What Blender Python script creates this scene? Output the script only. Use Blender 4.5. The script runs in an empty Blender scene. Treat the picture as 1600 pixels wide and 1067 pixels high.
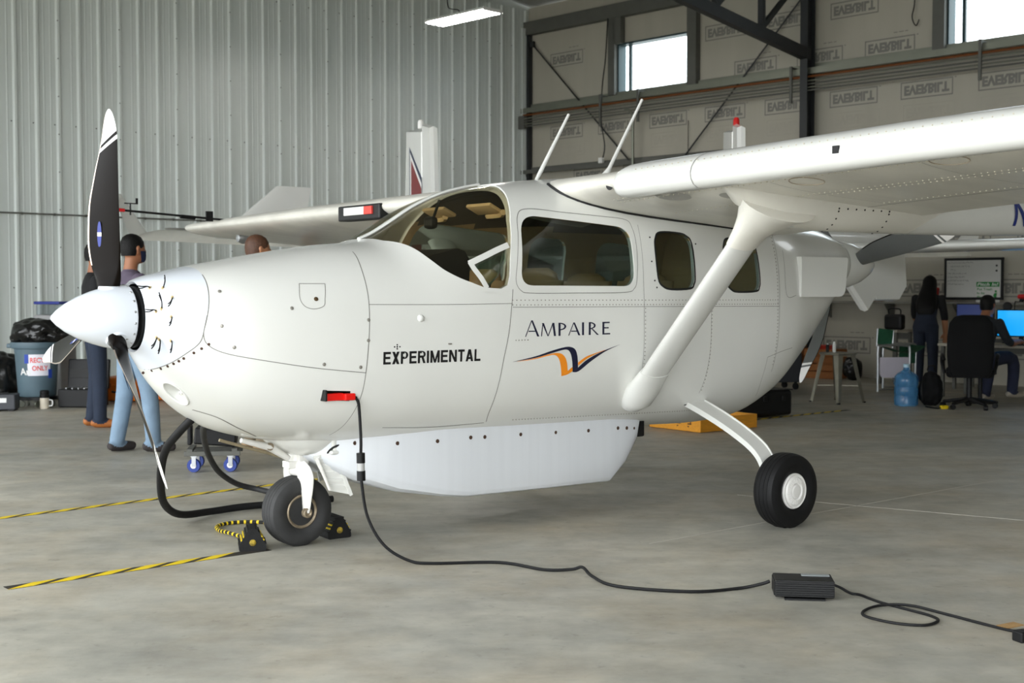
import bpy, bmesh, math, random
from math import sin, cos, pi, radians, sqrt, atan2
from mathutils import Vector, Matrix, Quaternion

random.seed(7)
SC = bpy.context.scene
COL = SC.collection

# ------------------------------------------------------------------ camera
CAM_H = 1.33
cam_d = bpy.data.cameras.new('camera')
cam = bpy.data.objects.new('camera', cam_d)
COL.objects.link(cam)
cam.location = (0, 0, CAM_H)
cam.rotation_euler = (radians(90 - 2.336), 0, 0)
cam_d.sensor_width = 36
cam_d.lens = 2003.0 / 1600.0 * 36.0
cam_d.clip_end = 300
cam_d.dof.use_dof = True
cam_d.dof.focus_distance = 6.4
cam_d.dof.aperture_fstop = 4.5
SC.camera = cam

# ------------------------------------------------------------------ hangar frame: corner, DL (into the right wall), DR (along the right wall)
PSI = radians(45.57)
DL = Vector((sin(PSI), cos(PSI), 0))
DR = Vector((cos(PSI), -sin(PSI), 0))
CORNER = Vector((.338, 24.287, 0))
HANG_ROT = atan2(DR.y, DR.x)          # local x = DR, local y = DL
DOOR_S = 19.2                          # open door, measured back from the right wall
SIDE_U = 27.0                          # far side wall, measured along the right wall
EAVE = 6.4
DOOR_U1 = 26.0                         # the door opening ends here along its wall


def W(u, s, z=0.0):
    """hangar coordinates: u along the right wall from the corner, s out from it into the room"""
    p = CORNER + DR * u - DL * s
    return Vector((p.x, p.y, z))


# ------------------------------------------------------------------ daylight (overcast sky through the open hangar door and windows)
wd = bpy.data.worlds.new('overcast_sky')
SC.world = wd
wd.use_nodes = True
bg = wd.node_tree.nodes['Background']
bg.inputs['Color'].default_value = (.93, .97, 1.0, 1)
bg.inputs['Strength'].default_value = 3.2


def portal(name, loc, rot, sx, sy):
    d = bpy.data.lights.new(name, 'AREA')
    d.shape = 'RECTANGLE'
    d.size = sx
    d.size_y = sy
    d.cycles.is_portal = True
    o = bpy.data.objects.new(name, d)
    o.location = loc
    o.rotation_euler = rot
    COL.objects.link(o)
    return o


# daylight portals only guide the sampling of the sky; they add no light of their own
portal('door_daylight_portal', W((.7 + DOOR_U1) / 2, DOOR_S, 2.5), (radians(90), 0, HANG_ROT + pi), DOOR_U1 - .7, 5.0)

SC.view_settings.view_transform = 'Standard'
SC.view_settings.look = 'None'
SC.view_settings.gamma = 1
SC.view_settings.use_curve_mapping = False
SC.view_settings.exposure = 1.08
SC.cycles.max_bounces = 8
SC.cycles.diffuse_bounces = 4
SC.cycles.glossy_bounces = 3
SC.cycles.transparent_max_bounces = 14
SC.cycles.adaptive_threshold = .02
SC.cycles.sample_clamp_indirect = 8


# ------------------------------------------------------------------ materials
def lin(c):
    c /= 255.0
    return c / 12.92 if c <= .04045 else ((c + .055) / 1.055) ** 2.4


def rgb(r, g, b):
    return (lin(r), lin(g), lin(b), 1)


MATS = {}


def mat(name, col, rough=.5, metal=0.0, var=.06, scale=6.0, bump=0.0, bscale=80.0, coat=0.0, emit=0.0, spec=.5, stretch=None):
    """procedural material: base colour broken up by noise, optional fine relief"""
    if name in MATS:
        return MATS[name]
    m = bpy.data.materials.new(name)
    m.use_nodes = True
    nt = m.node_tree
    b = nt.nodes['Principled BSDF']
    b.inputs['Roughness'].default_value = rough
    b.inputs['Metallic'].default_value = metal
    b.inputs['Coat Weight'].default_value = coat
    b.inputs['Specular IOR Level'].default_value = spec
    tc = nt.nodes.new('ShaderNodeTexCoord')
    src = tc.outputs['Object']
    if stretch:
        mp = nt.nodes.new('ShaderNodeMapping')
        mp.inputs['Scale'].default_value = stretch
        nt.links.new(src, mp.inputs['Vector'])
        src = mp.outputs['Vector']
    n = nt.nodes.new('ShaderNodeTexNoise')
    n.inputs['Scale'].default_value = scale
    n.inputs['Detail'].default_value = 5
    nt.links.new(src, n.inputs['Vector'])
    r = nt.nodes.new('ShaderNodeValToRGB')
    r.color_ramp.elements[0].position = .3
    r.color_ramp.elements[1].position = .7
    c0 = [max(0, x * (1 - var)) for x in col[:3]] + [1]
    c1 = [min(1, x * (1 + var)) for x in col[:3]] + [1]
    r.color_ramp.elements[0].color = c0
    r.color_ramp.elements[1].color = c1
    nt.links.new(n.outputs['Fac'], r.inputs['Fac'])
    nt.links.new(r.outputs['Color'], b.inputs['Base Color'])
    if bump:
        n2 = nt.nodes.new('ShaderNodeTexNoise')
        n2.inputs['Scale'].default_value = bscale
        n2.inputs['Detail'].default_value = 3
        nt.links.new(src, n2.inputs['Vector'])
        bp = nt.nodes.new('ShaderNodeBump')
        bp.inputs['Strength'].default_value = bump
        bp.inputs['Distance'].default_value = .01
        nt.links.new(n2.outputs['Fac'], bp.inputs['Height'])
        nt.links.new(bp.outputs['Normal'], b.inputs['Normal'])
    if emit:
        b.inputs['Emission Color'].default_value = col
        b.inputs['Emission Strength'].default_value = emit
    MATS[name] = m
    return m


def glass(name, tint, refl=.5, rough=.02):
    """thin pane: tinted see-through plus a fresnel mirror layer"""
    m = bpy.data.materials.new(name)
    m.use_nodes = True
    nt = m.node_tree
    nt.nodes.remove(nt.nodes['Principled BSDF'])
    out = nt.nodes['Material Output']
    t = nt.nodes.new('ShaderNodeBsdfTransparent')
    nz = nt.nodes.new('ShaderNodeTexNoise')
    nz.inputs['Scale'].default_value = 3
    rp = nt.nodes.new('ShaderNodeValToRGB')
    rp.color_ramp.elements[0].color = [x * .93 for x in tint[:3]] + [1]
    rp.color_ramp.elements[1].color = list(tint[:3]) + [1]
    nt.links.new(nz.outputs['Fac'], rp.inputs['Fac'])
    nt.links.new(rp.outputs['Color'], t.inputs['Color'])
    g = nt.nodes.new('ShaderNodeBsdfGlossy')
    g.inputs['Roughness'].default_value = rough
    lw = nt.nodes.new('ShaderNodeLayerWeight')
    pw = nt.nodes.new('ShaderNodeMath')
    pw.operation = 'POWER'
    pw.inputs[1].default_value = 4.5
    nt.links.new(lw.outputs['Facing'], pw.inputs[0])
    fr = nt.nodes.new('ShaderNodeMath')
    fr.operation = 'MULTIPLY_ADD'
    fr.inputs[1].default_value = refl
    fr.inputs[2].default_value = .035
    nt.links.new(pw.outputs[0], fr.inputs[0])
    mx = nt.nodes.new('ShaderNodeMixShader')
    nt.links.new(fr.outputs[0], mx.inputs['Fac'])
    nt.links.new(t.outputs['BSDF'], mx.inputs[1])
    nt.links.new(g.outputs['BSDF'], mx.inputs[2])
    nt.links.new(mx.outputs['Shader'], out.inputs['Surface'])
    MATS[name] = m
    return m


# ------------------------------------------------------------------ object helpers
def tag(o, label, cat, group=None):
    o['label'] = label
    o['category'] = cat
    if group:
        o['group'] = group
    return o


def structure(o):
    o['kind'] = 'structure'
    return o


def empty(name, loc=(0, 0, 0), rz=0.0, parent=None):
    o = bpy.data.objects.new(name, None)
    COL.objects.link(o)
    o.location = loc
    o.rotation_euler = (0, 0, rz)
    o.empty_display_size = .1
    if parent:
        o.parent = parent
    return o


def thing(name, label, cat, loc=(0, 0, 0), rz=0.0, group=None):
    return tag(empty(name, loc, rz), label, cat, group)


def link_mesh(name, me, parent=None, loc=None, rot=None):
    o = bpy.data.objects.new(name, me)
    COL.objects.link(o)
    if parent:
        o.parent = parent
    if loc is not None:
        o.location = loc
    if rot is not None:
        o.rotation_euler = rot
    return o


def to_mesh(name, verts, faces, mats, smooth=None, fmat=None):
    me = bpy.data.meshes.new(name)
    me.from_pydata([tuple(v) for v in verts], [], faces)
    for m in (mats if isinstance(mats, (list, tuple)) else [mats]):
        me.materials.append(m)
    if fmat:
        me.polygons.foreach_set('material_index', fmat)
    me.validate()
    if smooth:
        me.polygons.foreach_set('use_smooth', [True] * len(me.polygons))
        me.set_sharp_from_angle(angle=radians(smooth))
    me.update()
    return me


def frame_z(d):
    """3x3 matrix whose z column is d"""
    return Vector(d).normalized().to_track_quat('Z', 'Y').to_matrix()


def spline(pts, n=6, closed=False):
    """catmull-rom through the points"""
    P = [Vector(p) for p in pts]
    out = []
    N = len(P)
    rng = range(N if closed else N - 1)
    for i in rng:
        if closed:
            p0, p1, p2, p3 = P[(i - 1) % N], P[i], P[(i + 1) % N], P[(i + 2) % N]
        else:
            p0, p1, p2, p3 = P[max(i - 1, 0)], P[i], P[i + 1], P[min(i + 2, N - 1)]
        for k in range(n):
            t = k / n
            out.append(.5 * ((2 * p1) + (p2 - p0) * t + (2 * p0 - 5 * p1 + 4 * p2 - p3) * t * t + (3 * p1 - p0 - 3 * p2 + p3) * t ** 3))
    if not closed:
        out.append(P[-1])
    return out


class MB:
    """collects shapes and links them as ONE mesh object"""

    def __init__(s):
        s.v = []
        s.f = []
        s.m = []
        s.mi = 0

    def add(s, v, f):
        b = len(s.v)
        s.v += [Vector(x) for x in v]
        s.f += [[i + b for i in q] for q in f]
        s.m += [s.mi] * len(f)
        return s

    def box(s, c, d, rot=None, bev=0.0):
        bm = bmesh.new()
        bmesh.ops.create_cube(bm, size=1)
        for v in bm.verts:
            v.co = Vector((v.co.x * d[0], v.co.y * d[1], v.co.z * d[2]))
        if bev:
            bmesh.ops.bevel(bm, geom=list(bm.edges), offset=min(bev, min(d) * .49), segments=2, affect='EDGES', profile=.5)
        M = Matrix.Identity(3) if rot is None else (rot if isinstance(rot, Matrix) else Matrix(((cos(rot), -sin(rot), 0), (sin(rot), cos(rot), 0), (0, 0, 1))))
        bm.verts.index_update()
        vs = [M @ v.co + Vector(c) for v in bm.verts]
        fs = [[v.index for v in f.verts] for f in bm.faces]
        bm.free()
        return s.add(vs, fs)

    def bar(s, a, b, w, h=None, up=(0, 0, 1)):
        """straight rectangular bar from a to b"""
        a, b = Vector(a), Vector(b)
        h = h or w
        d = (b - a).normalized()
        u = Vector(up)
        if abs(d.dot(u)) > .99:
            u = Vector((1, 0, 0))
        x = d.cross(u).normalized()
        y = x.cross(d)
        vs = []
        for p in (a, b):
            for sx, sy in ((-1, -1), (1, -1), (1, 1), (-1, 1)):
                vs.append(p + x * w / 2 * sx + y * h / 2 * sy)
        return s.add(vs, [(0, 3, 2, 1), (4, 5, 6, 7), (0, 1, 5, 4), (1, 2, 6, 5), (2, 3, 7, 6), (3, 0, 4, 7)])

    def tube(s, pts, r, n=10, caps=True, closed=False, flat=None, up=None):
        """swept tube; r number or list; flat = width:height ratio with the given up vector"""
        P = [Vector(p) for p in pts]
        N = len(P)
        R = r if isinstance(r, (list, tuple)) else [r] * N
        T = []
        for i in range(N):
            if closed:
                T.append((P[(i + 1) % N] - P[i - 1]).normalized())
            else:
                T.append((P[min(i + 1, N - 1)] - P[max(i - 1, 0)]).normalized())
        ref = Vector(up) if up else (Vector((0, 0, 1)) if abs(T[0].z) < .9 else Vector((1, 0, 0)))
        x = T[0].cross(ref).normalized()
        vs = []
        for i in range(N):
            if up:
                x = T[i].cross(Vector(up))
                x = x.normalized() if x.length > 1e-6 else Vector((1, 0, 0))
            else:
                x = (x - T[i] * x.dot(T[i])).normalized()
            y = T[i].cross(x)
            for k in range(n):
                a = 2 * pi * k / n
                vs.append(P[i] + x * cos(a) * R[i] * (flat or 1) + y * sin(a) * R[i])
        fs = []
        for i in range(N if closed else N - 1):
            j = (i + 1) % N
            for k in range(n):
                k2 = (k + 1) % n
                fs.append((i * n + k, i * n + k2, j * n + k2, j * n + k))
        if caps and not closed:
            fs.append(tuple(range(n))[::-1])
            fs.append(tuple((N - 1) * n + k for k in range(n)))
        return s.add(vs, fs)

    def lathe(s, prof, c=(0, 0, 0), axis=(0, 0, 1), n=24):
        """profile of (radius, height) turned about the axis through c"""
        M = frame_z(axis)
        vs, fs = [], []
        for r, h in prof:
            for k in range(n):
                a = 2 * pi * k / n
                vs.append(M @ Vector((r * cos(a), r * sin(a), h)) + Vector(c))
        for i in range(len(prof) - 1):
            for k in range(n):
                k2 = (k + 1) % n
                fs.append((i * n + k, i * n + k2, (i + 1) * n + k2, (i + 1) * n + k))
        if prof[0][0] > 1e-5:
            fs.append(tuple(range(n))[::-1])
        if prof[-1][0] > 1e-5:
            fs.append(tuple((len(prof) - 1) * n + k for k in range(n)))
        return s.add(vs, fs)

    def prism(s, poly, fn0, fn1):
        """polygon of 2-D points mapped to two 3-D faces"""
        n = len(poly)
        vs = [Vector(fn0(*p)) for p in poly] + [Vector(fn1(*p)) for p in poly]
        fs = [tuple(range(n))[::-1], tuple(range(n, 2 * n))]
        fs += [(i, (i + 1) % n, n + (i + 1) % n, n + i) for i in range(n)]
        return s.add(vs, fs)

    def rings(s, R, caps=True):
        """loft through rings of equally many points"""
        n = len(R[0])
        vs = [Vector(p) for q in R for p in q]
        fs = []
        for i in range(len(R) - 1):
            for k in range(n):
                k2 = (k + 1) % n
                fs.append((i * n + k, i * n + k2, (i + 1) * n + k2, (i + 1) * n + k))
        if caps:
            fs.append(tuple(range(n))[::-1])
            fs.append(tuple((len(R) - 1) * n + k for k in range(n)))
        return s.add(vs, fs)

    def mesh(s, name, mats, smooth=None, fix=True):
        me = to_mesh(name, s.v, s.f, mats, None, s.m)
        if fix:
            bm = bmesh.new()
            bm.from_mesh(me)
            bmesh.ops.remove_doubles(bm, verts=bm.verts, dist=1e-6)
            bmesh.ops.recalc_face_normals(bm, faces=bm.faces)
            bm.to_mesh(me)
            bm.free()
        if smooth:
            me.polygons.foreach_set('use_smooth', [True] * len(me.polygons))
            me.set_sharp_from_angle(angle=radians(smooth))
        me.update()
        return me

    def build(s, name, mats, parent=None, smooth=None, loc=None, rot=None, fix=True):
        return link_mesh(name, s.mesh(name, mats, smooth, fix), parent, loc, rot)


def rounded_poly(pts, r, n=5):
    """round the corners of a 2-D polygon"""
    out = []
    N = len(pts)
    for i in range(N):
        p = Vector(pts[i]).to_2d()
        a = (Vector(pts[i - 1]).to_2d() - p)
        b = (Vector(pts[(i + 1) % N]).to_2d() - p)
        rr = r[i] if isinstance(r, (list, tuple)) else r
        ka, kb = min(rr, a.length * .48), min(rr, b.length * .48)
        p0, p1 = p + a.normalized() * ka, p + b.normalized() * kb
        for k in range(n + 1):
            t = k / n
            out.append(tuple(p0 * (1 - t) ** 2 + p * 2 * t * (1 - t) + p1 * t * t))
    return out


def text_mesh(name, body, size, mats, bold=0.0, extrude=0.0, spacing=1.0, align='LEFT', shear=0.0):
    cu = bpy.data.curves.new(name, 'FONT')
    cu.body = body
    cu.size = size
    cu.offset = bold
    cu.extrude = extrude
    cu.space_character = spacing
    cu.align_x = align
    cu.shear = shear
    cu.resolution_u = 4
    o = bpy.data.objects.new(name, cu)
    COL.objects.link(o)
    dg = bpy.context.evaluated_depsgraph_get()
    me = bpy.data.meshes.new_from_object(o.evaluated_get(dg))
    me.name = name
    bpy.data.objects.remove(o)
    me.materials.clear()
    me.materials.append(mats)
    return me


def boolean(base_me, cut_mes, op='DIFFERENCE'):
    """base mesh with each cutter applied; returns a new mesh"""
    o = bpy.data.objects.new('tmp_base', base_me)
    COL.objects.link(o)
    tmp = [o]
    for i, c in enumerate(cut_mes):
        k = bpy.data.objects.new('tmp_cut', c)
        COL.objects.link(k)
        tmp.append(k)
        md = o.modifiers.new('b%d' % i, 'BOOLEAN')
        md.operation = op
        md.solver = 'EXACT'
        md.object = k
    dg = bpy.context.evaluated_depsgraph_get()
    me = bpy.data.meshes.new_from_object(o.evaluated_get(dg))
    for t in tmp:
        bpy.data.objects.remove(t)
    return me


def copy_tree(o, parent=None):
    c = o.copy()
    COL.objects.link(c)
    c.parent = parent
    for ch in list(o.children):
        copy_tree(ch, c)
    return c

# ------------------------------------------------------------------ colours shared by the hangar
def concrete():
    m = bpy.data.materials.new('polished_concrete')
    m.use_nodes = True
    nt = m.node_tree
    b = nt.nodes['Principled BSDF']
    tc = nt.nodes.new('ShaderNodeTexCoord')

    def noise(scale, detail=6, stretch=(1, 1, 1), rot=0):
        mp = nt.nodes.new('ShaderNodeMapping')
        mp.inputs['Scale'].default_value = stretch
        mp.inputs['Rotation'].default_value = (0, 0, rot)
        nt.links.new(tc.outputs['Object'], mp.inputs['Vector'])
        n = nt.nodes.new('ShaderNodeTexNoise')
        n.inputs['Scale'].default_value = scale
        n.inputs['Detail'].default_value = detail
        n.inputs['Roughness'].default_value = .65
        nt.links.new(mp.outputs['Vector'], n.inputs['Vector'])
        return n.outputs['Fac']

    def ramp(f, p0, c0, p1, c1):
        r = nt.nodes.new('ShaderNodeValToRGB')
        r.color_ramp.elements[0].position = p0
        r.color_ramp.elements[1].position = p1
        r.color_ramp.elements[0].color = c0
        r.color_ramp.elements[1].color = c1
        nt.links.new(f, r.inputs['Fac'])
        return r.outputs['Color']

    def mix(a, bb, fac, mode='MULTIPLY'):
        x = nt.nodes.new('ShaderNodeMix')
        x.data_type = 'RGBA'
        x.blend_type = mode
        x.inputs['Factor'].default_value = fac
        nt.links.new(a, x.inputs['A'])
        nt.links.new(bb, x.inputs['B'])
        return x.outputs['Result']

    base = ramp(noise(.45, 8), .34, rgb(150, 149, 141), .66, rgb(192, 187, 174))
    warm = ramp(noise(1.1, 5, (1, 1, 1)), .45, (1, 1, 1, 1), .72, (.98, .88, .76, 1))
    trow = ramp(noise(2.4, 9, (.6, 1.35, 1), radians(-20)), .35, (.72, .72, .71, 1), .64, (1.08, 1.08, 1.07, 1))
    spots = ramp(noise(14, 3), .30, (.62, .61, .60, 1), .38, (1, 1, 1, 1))
    c = mix(base, warm, .8)
    c = mix(c, trow, .7)
    c = mix(c, spots, .5)
    blot = ramp(noise(6.5, 9), .36, (.84, .84, .83, 1), .58, (1.05, 1.05, 1.04, 1))
    c = mix(c, blot, .75)
    nt.links.new(c, b.inputs['Base Color'])
    rr = ramp(noise(2.2, 6), .3, (.38, .38, .38, 1), .7, (.58, .58, .58, 1))
    nt.links.new(rr, b.inputs['Roughness'])
    b.inputs['Specular IOR Level'].default_value = .45
    bp = nt.nodes.new('ShaderNodeBump')
    bp.inputs['Strength'].default_value = .08
    bp.inputs['Distance'].default_value = .01
    nt.links.new(noise(35, 4), bp.inputs['Height'])
    nt.links.new(bp.outputs['Normal'], b.inputs['Normal'])
    return m


def house_wrap():
    m = mat('house_wrap', rgb(170, 165, 151), .6, var=.05, scale=.9, bump=.25, bscale=2.2, stretch=(3.0, 1, .4))
    return m


M_CONC = concrete()
M_PANEL = mat('painted_steel_panel', rgb(208, 214, 210), .40, var=.03, scale=.6, spec=.5)
M_WRAP = house_wrap()
M_GIRT = mat('galvanised_steel', rgb(128, 130, 118), .45, .55, var=.08, scale=3)
M_DKSTEEL = mat('dark_primer_steel', rgb(40, 42, 44), .5, .2, var=.08)
M_GREYSTEEL = mat('grey_primer_steel', rgb(92, 92, 86), .6, .1, var=.07)
M_COPPER = mat('copper_pipe', rgb(128, 74, 34), .45, .5, var=.1)
M_PRINT = mat('wrap_print_ink', rgb(122, 120, 114), .7, var=.05)
M_PRINT2 = mat('wrap_print_faint_ink', rgb(168, 163, 150), .7, var=.04)
M_CEIL = mat('white_roof_insulation', rgb(146, 146, 139), .7, var=.05, scale=1.5, bump=.2, bscale=3)
M_BLACK = mat('black_plastic', rgb(13, 13, 14), .5, var=.1, spec=.3)
M_RUBBER = mat('black_rubber', rgb(15, 15, 16), .62, spec=.3, var=.15, scale=20, bump=.1, bscale=200)
M_WHITE = mat('white_plastic', rgb(225, 225, 222), .5, var=.03)
M_ALU = mat('brushed_aluminium', rgb(180, 182, 184), .35, .9, var=.05)
M_YELLOW = mat('safety_yellow', rgb(226, 196, 20), .55, var=.08, scale=14)

# ------------------------------------------------------------------ floor
mb = MB()
mb.add([(-45, -45, 0), (45, -45, 0), (45, 45, 0), (-45, 45, 0)], [(0, 1, 2, 3)])
floor = structure(mb.build('floor', M_CONC, fix=False))
M_JOINT = mat('pale_floor_scoring', rgb(186, 182, 172), .6, var=.05)
for a, b in (((1.46, 8.25), (2.10, 7.85)), ((.72, 6.66), (1.62, 7.42)), ((1.62, 7.42), (3.4, 8.9)), ((2.1, 7.85), (4.8, 6.2))):
    a, b = Vector((a[0], a[1], .0008)), Vector((b[0], b[1], .0008))
    MB().bar(a, b, .008, .0012).build('floor_joint', M_JOINT, floor)

# ------------------------------------------------------------------ left wall: ribbed steel sheets
wall_left = MB()
wall_left.box((-.20, -10.5, 3.3), (.08, 22, 6.6))
wall_left = structure(wall_left.build('wall_left', M_GREYSTEEL, loc=CORNER, rot=(0, 0, HANG_ROT)))


def panel_mesh():
    prof = []          # (distance along the wall, height towards the room)
    for i in range(3):
        c = .1524 + .3048 * i
        prof += [(c - .1524, 0), (c - .034, 0), (c - .016, .032), (c + .016, .032), (c + .034, 0)]
        for k in (.105, .200):
            prof += [(c + k - .014, 0), (c + k - .007, .0035), (c + k + .007, .0035), (c + k + .014, 0)]
    # keep the minor ribs inside the sheet
    prof = sorted({(round(min(max(a, 0), .9144), 4), h) for a, h in prof})
    prof = [p for p in prof if not (p[0] in (0, .9144) and p[1] > 0)]
    prof.append((.9144, 0))
    H = 6.55
    vs, fs = [], []
    for a, h in prof:
        vs += [(-.15 + h, -a, 0.0), (-.15 + h, -a, H)]
    for i in range(len(prof) - 1):
        fs.append((2 * i, 2 * i + 1, 2 * i + 3, 2 * i + 2))
    return to_mesh('wall_panel', vs, fs, M_PANEL)


pm = panel_mesh()
for k in range(23):
    o = link_mesh('wall_panel', pm, wall_left, loc=(.10, -(.076 - .1524 + .9144 * k), 0))
mb = MB()
for j in range(68):
    s = .076 + .3048 * j
    for z in (1.35, 3.60, 5.85):
        mb.lathe([(.011, 0), (.011, .006), (.004, .009)], (-.05, -(s + .056), z), (1, 0, 0), 6)
for j in range(23):
    s = .076 + .9144 * j + .012
    for i in range(12):
        mb.lathe([(.010, 0), (.010, .006), (.004, .009)], (-.018, -s, .35 + .52 * i), (1, 0, 0), 6)
o = mb.build('panel_fasteners', mat('dull_screw', rgb(110, 112, 108), .5, .5), wall_left)
o['kind'] = 'stuff'
mb = MB()
mb.tube([(.01, -1.5, 2.36), (.01, -21, 2.36)], .011, 8)
for j in range(40):
    mb.box((-.01, -(2 + .4572 * j), 2.36), (.03, .018, .035))
mb.build('conduit_pipe', M_GREYSTEEL, wall_left)

# ------------------------------------------------------------------ right wall: framed, wrapped, with high windows
WIN = [(2.2, 3.78, 4.77, 5.62), (8.35, 9.95, 4.77, 5.62), (14.5, 16.1, 4.77, 5.62)]
mb = MB()


def slab(u0, u1, z0, z1):
    mb.box(((u0 + u1) / 2, .1, (z0 + z1) / 2), (u1 - u0, .16, z1 - z0))


slab(-.05, SIDE_U, 0, 4.77)
slab(-.05, SIDE_U, 5.62, 6.6)
u = -.05
for u0, u1, z0, z1 in WIN:
    slab(u, u0, z0, z1)
    u = u1
slab(u, SIDE_U, 4.77, 5.62)
wall_right = structure(mb.build('wall_right', M_WRAP, loc=CORNER, rot=(0, 0, HANG_ROT)))
M_PANE = glass('window_pane', (.92, .96, .97))
for n, (u0, u1, z0, z1) in enumerate(WIN[:2]):
    f = MB()
    for z in (z0, z1):
        f.box(((u0 + u1) / 2, .08, z), (u1 - u0, .20, .03))
    for uu in (u0, u1):
        f.box((uu, .08, (z0 + z1) / 2), (.03, .20, z1 - z0))
    f.box((u0 + .19, .10, (z0 + z1) / 2), (.05, .05, z1 - z0))
    w = structure(f.build('window_%d' % (n + 1), mat('dark_window_frame', rgb(34, 58, 62), .5, .2), loc=CORNER, rot=(0, 0, HANG_ROT)))
    MB().box(((u0 + .22 + u1) / 2, .13, (z0 + z1) / 2), (u1 - u0 - .26, .006, z1 - z0 - .03)).build('pane', M_PANE, w)
    MB().box((u0 + .09, .13, (z0 + z1) / 2), (.15, .006, z1 - z0 - .03)).build('pane', M_PANE, w)

WR = wall_right


def rbar(name, a, b, w, h, m=M_GIRT):
    """bar in right-wall coordinates (u, out, z)"""
    return MB().bar((a[0], -a[1], a[2]), (b[0], -b[1], b[2]), w, h).build(name, m, WR)


# girts
g = MB()
g.box((13, -.10, 4.70), (26.2, .20, .016)).box((13, -.195, 4.66), (26.2, .012, .095)).box((13, -.03, 4.745), (26.2, .012, .09))
g.build('girt', M_GIRT, WR)
g = MB()
g.box((13, -.10, 3.55), (26.2, .20, .012)).box((13, -.195, 3.52), (26.2, .012, .07)).box((13, -.02, 3.58), (26.2, .012, .07))
g.build('girt', M_GREYSTEEL, WR)
rbar('girt', (0, .08, 2.25), (26, .08, 2.25), .16, .02, M_GREYSTEEL)
MB().tube([(.05, -.23, 4.57), (26, -.23, 4.57)], .019, 8).build('copper_pipe', M_COPPER, WR, 40)
for k, z in enumerate((4.505, 4.455, 4.405, 4.36)):
    MB().tube([(-.02, -.24, z), (26, -.24, z)], .013, 8).build('conduit_pipe', M_GREYSTEEL if k % 2 else M_GIRT, WR, 40)
MB().box((.02, -.22, 4.44), (.16, .10, .24), bev=.01).build('conduit_end_box', M_GREYSTEEL, WR)
for u in (2.0, 2.86, 5.92, 8.95, 12.0):
    MB().box((u, -.265, 4.47), (.042, .03, .56)).box((u, -.13, 4.72), (.042, .25, .03)).build('pipe_bracket', M_GREYSTEEL, WR)
# eave beam, posts
g = MB()
g.box((13, -.12, 6.195), (26.2, .012, .23)).box((13, -.06, 6.085), (26.2, .14, .014)).box((13, -.06, 6.31), (26.2, .14, .014))
g.build('eave_beam', M_GREYSTEEL, WR)
for u0, u1, z0, z1 in ((2.14, 2.33, 5.62, 6.08), (3.78, 3.97, 4.72, 6.08), (8.16, 8.34, 4.72, 6.08), (2.04, 2.19, 4.74, 6.08)):
    MB().box(((u0 + u1) / 2, -.05, (z0 + z1) / 2), (u1 - u0, .12, z1 - z0)).build('window_post', M_GREYSTEEL, WR)
MB().box((.035, -.05, 3.1), (.05, .10, 6.2)).build('corner_post', M_DKSTEEL, WR)
MB().box((-.03, -.11, 3.1), (.045, .03, 6.2)).box((.0, -.16, 3.1), (.02, .10, 6.2)).build('corner_flashing', M_PANEL, WR)
for u in (6.17, 12.4, 18.6):
    p = MB()
    p.box((u, -.30, 3.1), (.13, .014, 6.2)).box((u, -.10, 3.1), (.13, .014, 6.2)).box((u, -.2, 3.1), (.012, .2, 6.2))
    p.build('steel_column', M_DKSTEEL, WR)
# truss running out from the column
    p = MB()
    p.bar((u, -.2, 4.90), (u, -9.0, 6.05), .12, .17)
    p.bar((u, -.2, 6.15), (u, -9.0, 7.2), .12, .14)
    for k in range(6):
        s0 = .3 + 1.12 * k
        s1 = s0 + 1.12
        p.bar((u, -s1, 4.90 + s1 * .13), (u, -s1, 6.15 + s1 * .12), .07, .09)
        p.bar((u, -s1, 4.95 + s1 * .13), (u, -s0, 6.1 + s0 * .12), .05, .08)
    p.build('roof_truss', M_DKSTEEL, WR)
# rod bracing, cables
for a, b in (((.09, .06, 5.93), (2.65, .06, 3.42)), ((3.30, .06, 3.15), (6.1, .06, 5.95))):
    MB().tube([(a[0], -a[1], a[2]), (b[0], -b[1], b[2])], .014, 8).build('brace_rod', M_DKSTEEL, WR)
MB().box((.12, -.06, 5.90), (.09, .05, .10)).build('brace_bracket', M_DKSTEEL, WR)
MB().tube(spline([(2.06, -.14, 6.08), (2.03, -.16, 5.4), (1.99, -.2, 4.9), (2.03, -.27, 4.3), (2.05, -.2, 3.85), (2.0, -.2, 3.62)], 5), .011, 6).build('black_cable', M_BLACK, WR, 40)
MB().box((1.97, -.20, 3.60), (.09, .07, .10), bev=.01).build('junction_box', M_WHITE, WR)
MB().tube(spline([(2.55, -.24, 4.42), (2.66, -.24, 4.40), (2.73, -.24, 4.25), (2.73, -.24, 3.9), (2.73, -.23, 2.3)], 5), .024, 8).build('conduit_pipe', M_GIRT, WR, 40)
MB().tube([(3.76, -.03, 4.15), (3.76, -.03, 3.6)], .006, 6).build('black_cable', M_BLACK, WR)
MB().tube(spline([(7.85, -.04, 5.9), (7.85, -.05, 5.45), (7.82, -.06, 5.25), (7.88, -.06, 5.12), (7.93, -.06, 5.2)], 5), .008, 6).build('black_cable', M_BLACK, WR)


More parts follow.
